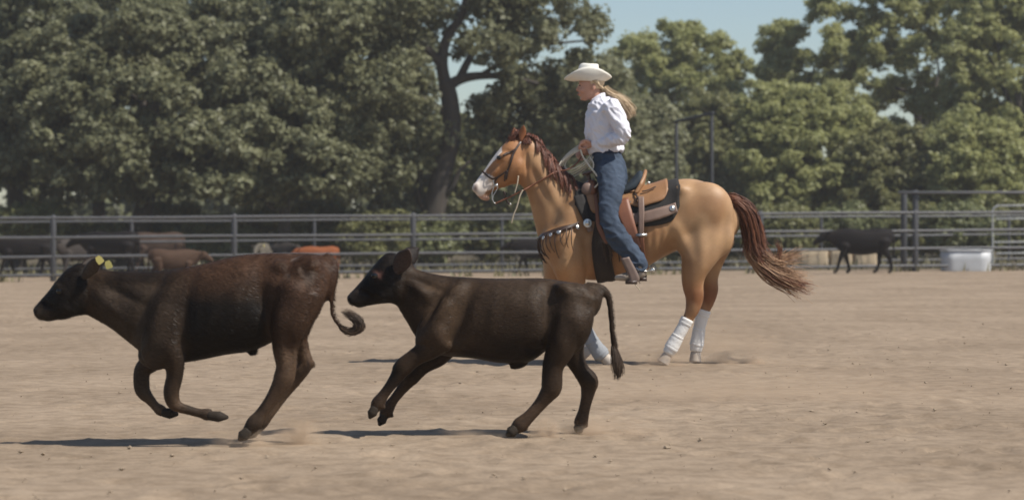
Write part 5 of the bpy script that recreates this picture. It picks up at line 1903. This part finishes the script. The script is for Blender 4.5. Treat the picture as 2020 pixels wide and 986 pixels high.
    hatm.grid(np.array(Gb))
    hat = obj('cowboy_hat', solid(hatm, .006, 0, 0.0), M['hat'], root)
    cr = MB(); C_, A_, B_ = [], [], []
    for z, ax, ay, dx in ((-.015, .094, .08, 0), (.02, .093, .079, 0), (.06, .089, .074, .0), (.105, .085, .066, .002), (.128, .08, .056, .004), (.137, .072, .046, .006)):
        C_.append(hp(dx, 0, z)); A_.append(np.array((ax, 0, 0))); B_.append(np.array((0, ay, 0)))
    cr.rings(C_, A_, B_, 32, 2.2, caps=None)
    mcr = cr.mesh()
    v = verts_of(mcr)
    rel = v - c
    pinch = sm(.07, .135, rel[:, 2]) * sm(.01, -.08, rel[:, 0])
    v[:, 1] = Y + (v[:, 1] - Y) * (1 - .45 * pinch)
    v[:, 2] -= .03 * sm(.11, .135, rel[:, 2]) * np.exp(-(rel[:, 1] / .022) ** 2) * sm(.07, .02, abs(rel[:, 0]) - .02)
    v[:, 2] += .012 * sm(.11, .135, rel[:, 2]) * np.exp(-((rel[:, 0] + .055) / .03) ** 2)
    mcr.vertices.foreach_set('co', v.ravel())
    mcr = evaluated(mcr, [('SUBSURF', dict(levels=1, render_levels=1))]); smooth(mcr)
    obj('crown', mcr, M['hat'], hat)
    bd = MB(); bd.rings([hp(0, 0, -.008), hp(0, 0, .004), hp(0, 0, .016)], [(.096, 0, 0), (.0965, 0, 0), (.0955, 0, 0)], [(0, .082, 0), (0, .0825, 0), (0, .0815, 0)], 32, 2.2, caps=None)
    part('band', bd, 'hat_band', hat)
    # shirt
    sh = MB()
    sh.trunk([(372, 352, 468, 312, .068), (352, 385, 530, 335, .135), (338, 440, 575, 400, .165), (331, 520, 588, 500, .165), (334, 590, 592, 580, .155), (346, 660, 598, 650, .148), (362, 715, 606, 690, .14)], Y, C5, n=10, nseg=48, caps=(.2, .15))
    for arm, s in ((near, -1), (farr, 1)):
        sh.limb([(arm[0][0] - 5, arm[0][1] - 5, 66, arm[0][3]), (arm[1][0], arm[1][1], 58, arm[1][3]), (arm[2][0] + 4, arm[2][1], 50, arm[2][3]), (arm[3][0], arm[3][1], 44, arm[3][3]), (arm[4][0], arm[4][1], 35, arm[4][3]), (arm[5][0] + 4, arm[5][1], 30, arm[5][3])], Y, C5, n=6, nseg=20, caps=(.5, .12))
    me = skin(sh, 0.0075, 3)
    v = verts_of(me)
    me.update()
    nr = np.empty(len(me.vertices) * 3); me.vertices.foreach_get('normal', nr); nr = nr.reshape(-1, 3)
    # folds: stretched waves on sleeve and back
    q = np.stack([v[:, 0] * 1.0 + v[:, 2] * .9, v[:, 1] * .8, v[:, 2] * .4 - v[:, 0] * .4], 1)
    f = (np.abs(vnoise(q, .06, 31) - .5) - .12) * -.055 + (vnoise(q, .025, 32) - .5) * .012
    wst = sm(q5(0, 600)[2], q5(0, 720)[2], v[:, 2])
    f += wst * (vnoise(np.stack([v[:, 0], v[:, 1], v[:, 2] * .3], 1), .03, 33) - .4) * .018
    v = v + nr * f[:, None]
    me.vertices.foreach_set('co', v.ravel()); smooth(me)
    shirt = obj('shirt', me, M['shirt'], root)
    m_ = MB()
    for s in (-1, 1):
        m_.trunk([(362, 366, 352, 392, .02, s * .035), (395, 325, 380, 372, .012, s * .062), (440, 298, 440, 345, .012, s * .062), (468, 292, 472, 330, .014, s * .03)], Y, C5, n=4, nseg=10)
    part('collar', m_, 'shirt', shirt)
    m_ = MB(); m_.limb([(418, 645, 37, -.1), (404, 647, 36.5, -.092), (388, 649, 34, -.082)], Y, C5, n=3, nseg=18, caps=(.05, .05)); part('cuff', m_, 'shirt', shirt)
    m_ = MB(); m_.limb([(392, 688, 37, .1), (380, 693, 36.5, .09), (366, 698, 34, .08)], Y, C5, n=3, nseg=18, caps=(.05, .05)); part('cuff', m_, 'shirt', shirt)
    # jeans
    je = MB()
    je.trunk([(548, 412, 666, 402, .128), (551, 440, 678, 438, .15), (556, 475, 692, 480, .168), (566, 515, 694, 520, .17), (590, 548, 686, 555, .15)], Y, C1, n=10, nseg=48, caps=(.1, .5))
    for s in (-1, 1):
        up = 0 if s < 0 else -12
        je.limb([(622, 470, 58, s * .1), (630, 530, 57, s * .2), (626, 590, 49, s * .29), (617, 645, 41, s * .345), (622, 695, 40, s * .372), (655, 755, 43, s * .378), (700, 815 + up, 44, s * .382), (738, 868 + up, 36, s * .386), (752, 893 + up, 30, s * .386)], Y, C1, n=6, nseg=20, wide=.8, caps=(.5, .1))
    me = skin(je, 0.0085, 3)
    v = verts_of(me)
    me.update()
    nr = np.empty(len(me.vertices) * 3); me.vertices.foreach_get('normal', nr); nr = nr.reshape(-1, 3)
    low = sm(P(*C1(0, 640), Y)[2], P(*C1(0, 760), Y)[2], v[:, 2])
    q = np.stack([v[:, 0] * .5 - v[:, 2] * .5, v[:, 1] * .5, v[:, 2] + v[:, 0] * .6], 1)
    f = (np.abs(vnoise(q, .07, 41) - .5) - .12) * -(.03 + .055 * low) + (vnoise(q, .024, 42) - .5) * .008
    me.vertices.foreach_set('co', (v + nr * f[:, None]).ravel()); smooth(me)
    jeans = obj('jeans', me, M['denim'], root)
    m_ = MB(); m_.trunk([(546, 408, 668, 398, .134), (546, 416, 669, 406, .136), (547, 424, 671, 415, .137)], Y, C1, n=4, nseg=26, caps=(.03, .03)); part('waistband', m_, 'denim_dark', jeans)
    # boots and spurs
    for s in (-1, 1):
        up = 0 if s < 0 else -12
        m_ = MB()
        m_.limb([(738, 850 + up, 27, s * .386), (748, 885 + up, 25, s * .386), (746, 902 + up, 23, s * .388), (715, 912 + up, 20, s * .39), (678, 917 + up, 17, s * .395), (648, 920 + up, 11, s * .4)], Y, C1, n=5, nseg=16)
        bt = obj('boot', skin(m_, .008, 2), M['boot'], root)
        m_ = MB(); m_.box(P(*C1(756, 926 + up), Y + s * .388), (.032, .03, .014)); part('heel', m_, 'dark_leather', bt)
        m_ = MB(); m_.tube(crom([P(*C1(735, 890 + up), Y + s * .388 - .05), P(*C1(772, 893 + up), Y + s * .388 - .03), P(*C1(776, 893 + up), Y + s * .388), P(*C1(772, 893 + up), Y + s * .388 + .03), P(*C1(735, 890 + up), Y + s * .388 + .05)], 4), .006, nseg=6)
        m_.tube([P(*C1(776, 893 + up), Y + s * .388), P(*C1(786, 890 + up), Y + s * .388), P(*C1(794, 889 + up), Y + s * .388)], .006, nseg=6); m_.ball(P(*C1(796, 889 + up), Y + s * .388), (.018, .004, .018))
        part('spur', m_, 'silver', bt)
    # the coiled rope held in the hand
    rope = empty('lariat', q5(262, 760, -.02))
    tag(rope, 'pale coiled lariat rope held in the rider hands above the mane', 'lariat rope')
    m_ = MB()
    for i in range(4):
        a0, b0 = 100 + 15 * i + r.normal() * 3, 66 + 18 * i
        cc = (282 - 1.5 * i, 752 + 4 * i)
        D = []
        for t in np.linspace(0, 2 * math.pi, 40):
            a = cc[0] + a0 * math.cos(t) * .92 - b0 * math.sin(t) * .28
            b = cc[1] + b0 * math.sin(t) * .95 + a0 * math.cos(t) * -.38
            D.append(q5(a, b, -.05 + .012 * i + .03 * math.cos(t * 2 + i)))
        m_.tube(D, .0062, nseg=7, caps=None)
    part('coil', m_, 'rope', rope)
    m_ = MB()
    m_.tube(crom([q5(300, 690, -.09), q5(318, 740, -.1), q5(360, 800, -.13), q5(415, 870, -.17), q5(428, 910, -.18), q5(405, 945, -.17), q5(370, 962, -.16)], 6), .0078, nseg=7)
    m_.tube(crom([q5(365, 740, -.09), q5(388, 780, -.12), q5(384, 820, -.13), q5(350, 790, -.12), q5(340, 760, -.1)], 6), .0065, nseg=7)
    part('rope_end', m_, 'rope', rope)


build_rider()


# ------------------------------------------------------------------ dust thrown up by the hooves
def dust(u, v, Y, half, label, dens, seed):
    c = P(u, v, Y)
    mb = MB(); mb.ball(c, (half[0], half[1], half[2]), 24, 16)
    o = obj('dust_puff', mb, None, None, c)
    m = bpy.data.materials.new('hoof dust'); m.use_nodes = True
    nt = m.node_tree; nt.nodes.clear()
    tc = nt.nodes.new('ShaderNodeTexCoord')
    mp = nt.nodes.new('ShaderNodeMapping'); mp.inputs['Scale'].default_value = [1 / h for h in half]
    nt.links.new(tc.outputs['Object'], mp.inputs[0])
    ln = nt.nodes.new('ShaderNodeVectorMath'); ln.operation = 'LENGTH'; nt.links.new(mp.outputs[0], ln.inputs[0])
    fall = nt.nodes.new('ShaderNodeMapRange'); fall.inputs['From Min'].default_value = 0.95; fall.inputs['From Max'].default_value = 0.1
    nt.links.new(ln.outputs['Value'], fall.inputs['Value'])
    nz = nt.nodes.new('ShaderNodeTexNoise'); nz.noise_dimensions = '4D'; nz.inputs['W'].default_value = seed; nz.inputs['Scale'].default_value = 1.6; nz.inputs['Detail'].default_value = 4
    nt.links.new(mp.outputs[0], nz.inputs['Vector'])
    r = nt.nodes.new('ShaderNodeMapRange'); r.inputs['From Min'].default_value = 0.42; r.inputs['From Max'].default_value = 0.7; r.inputs['To Max'].default_value = dens
    nt.links.new(nz.outputs['Fac'], r.inputs['Value'])
    mu = nt.nodes.new('ShaderNodeMath'); mu.operation = 'MULTIPLY'
    nt.links.new(fall.outputs[0], mu.inputs[0]); nt.links.new(r.outputs[0], mu.inputs[1])
    vo = nt.nodes.new('ShaderNodeVolumePrincipled'); vo.inputs['Color'].default_value = (0.72, 0.56, 0.41, 1)
    nt.links.new(mu.outputs[0], vo.inputs['Density'])
    out = nt.nodes.new('ShaderNodeOutputMaterial'); nt.links.new(vo.outputs[0], out.inputs['Volume'])
    o.data.materials.append(m)
    tag(o, label, 'dust', kind='stuff')


dust(585, 858, 12.6, (.16, .14, .12), 'puff of tan dust behind the hind hooves of the leading calf', 38, 1.3)
dust(940, 862, 13.0, (.28, .16, .07), 'low dust over the shadow before the hind hoof of the trailing calf', 9, 2.1)
dust(1075, 850, 12.95, (.10, .10, .09), 'small kick of dirt between the hind hooves of the trailing calf', 60, 3.7)
dust(1190, 850, 13.2, (.35, .2, .1), 'thin dust behind the last hoof of the trailing calf', 24, 4.2)
dust(1450, 716, 20.4, (.32, .25, .12), 'puff of dust behind the hind hooves of the horse', 34, 5.9)
dust(1390, 690, 20.8, (.9, .5, .28), 'drifting thin dust behind the legs of the horse', 4.5, 6.4)
dust(480, 868, 12.45, (.2, .14, .09), 'dust around the planted hind hoof of the leading calf', 16, 7.7)
dust(1310, 712, 20.1, (.3, .2, .1), 'dust around the planted hind hoof of the horse', 14, 8.3)
dust(1500, 800, 16.0, (2.6, 1.6, .3), 'wide thin veil of dust drifting over the ground behind the cattle', 0.7, 9.1)
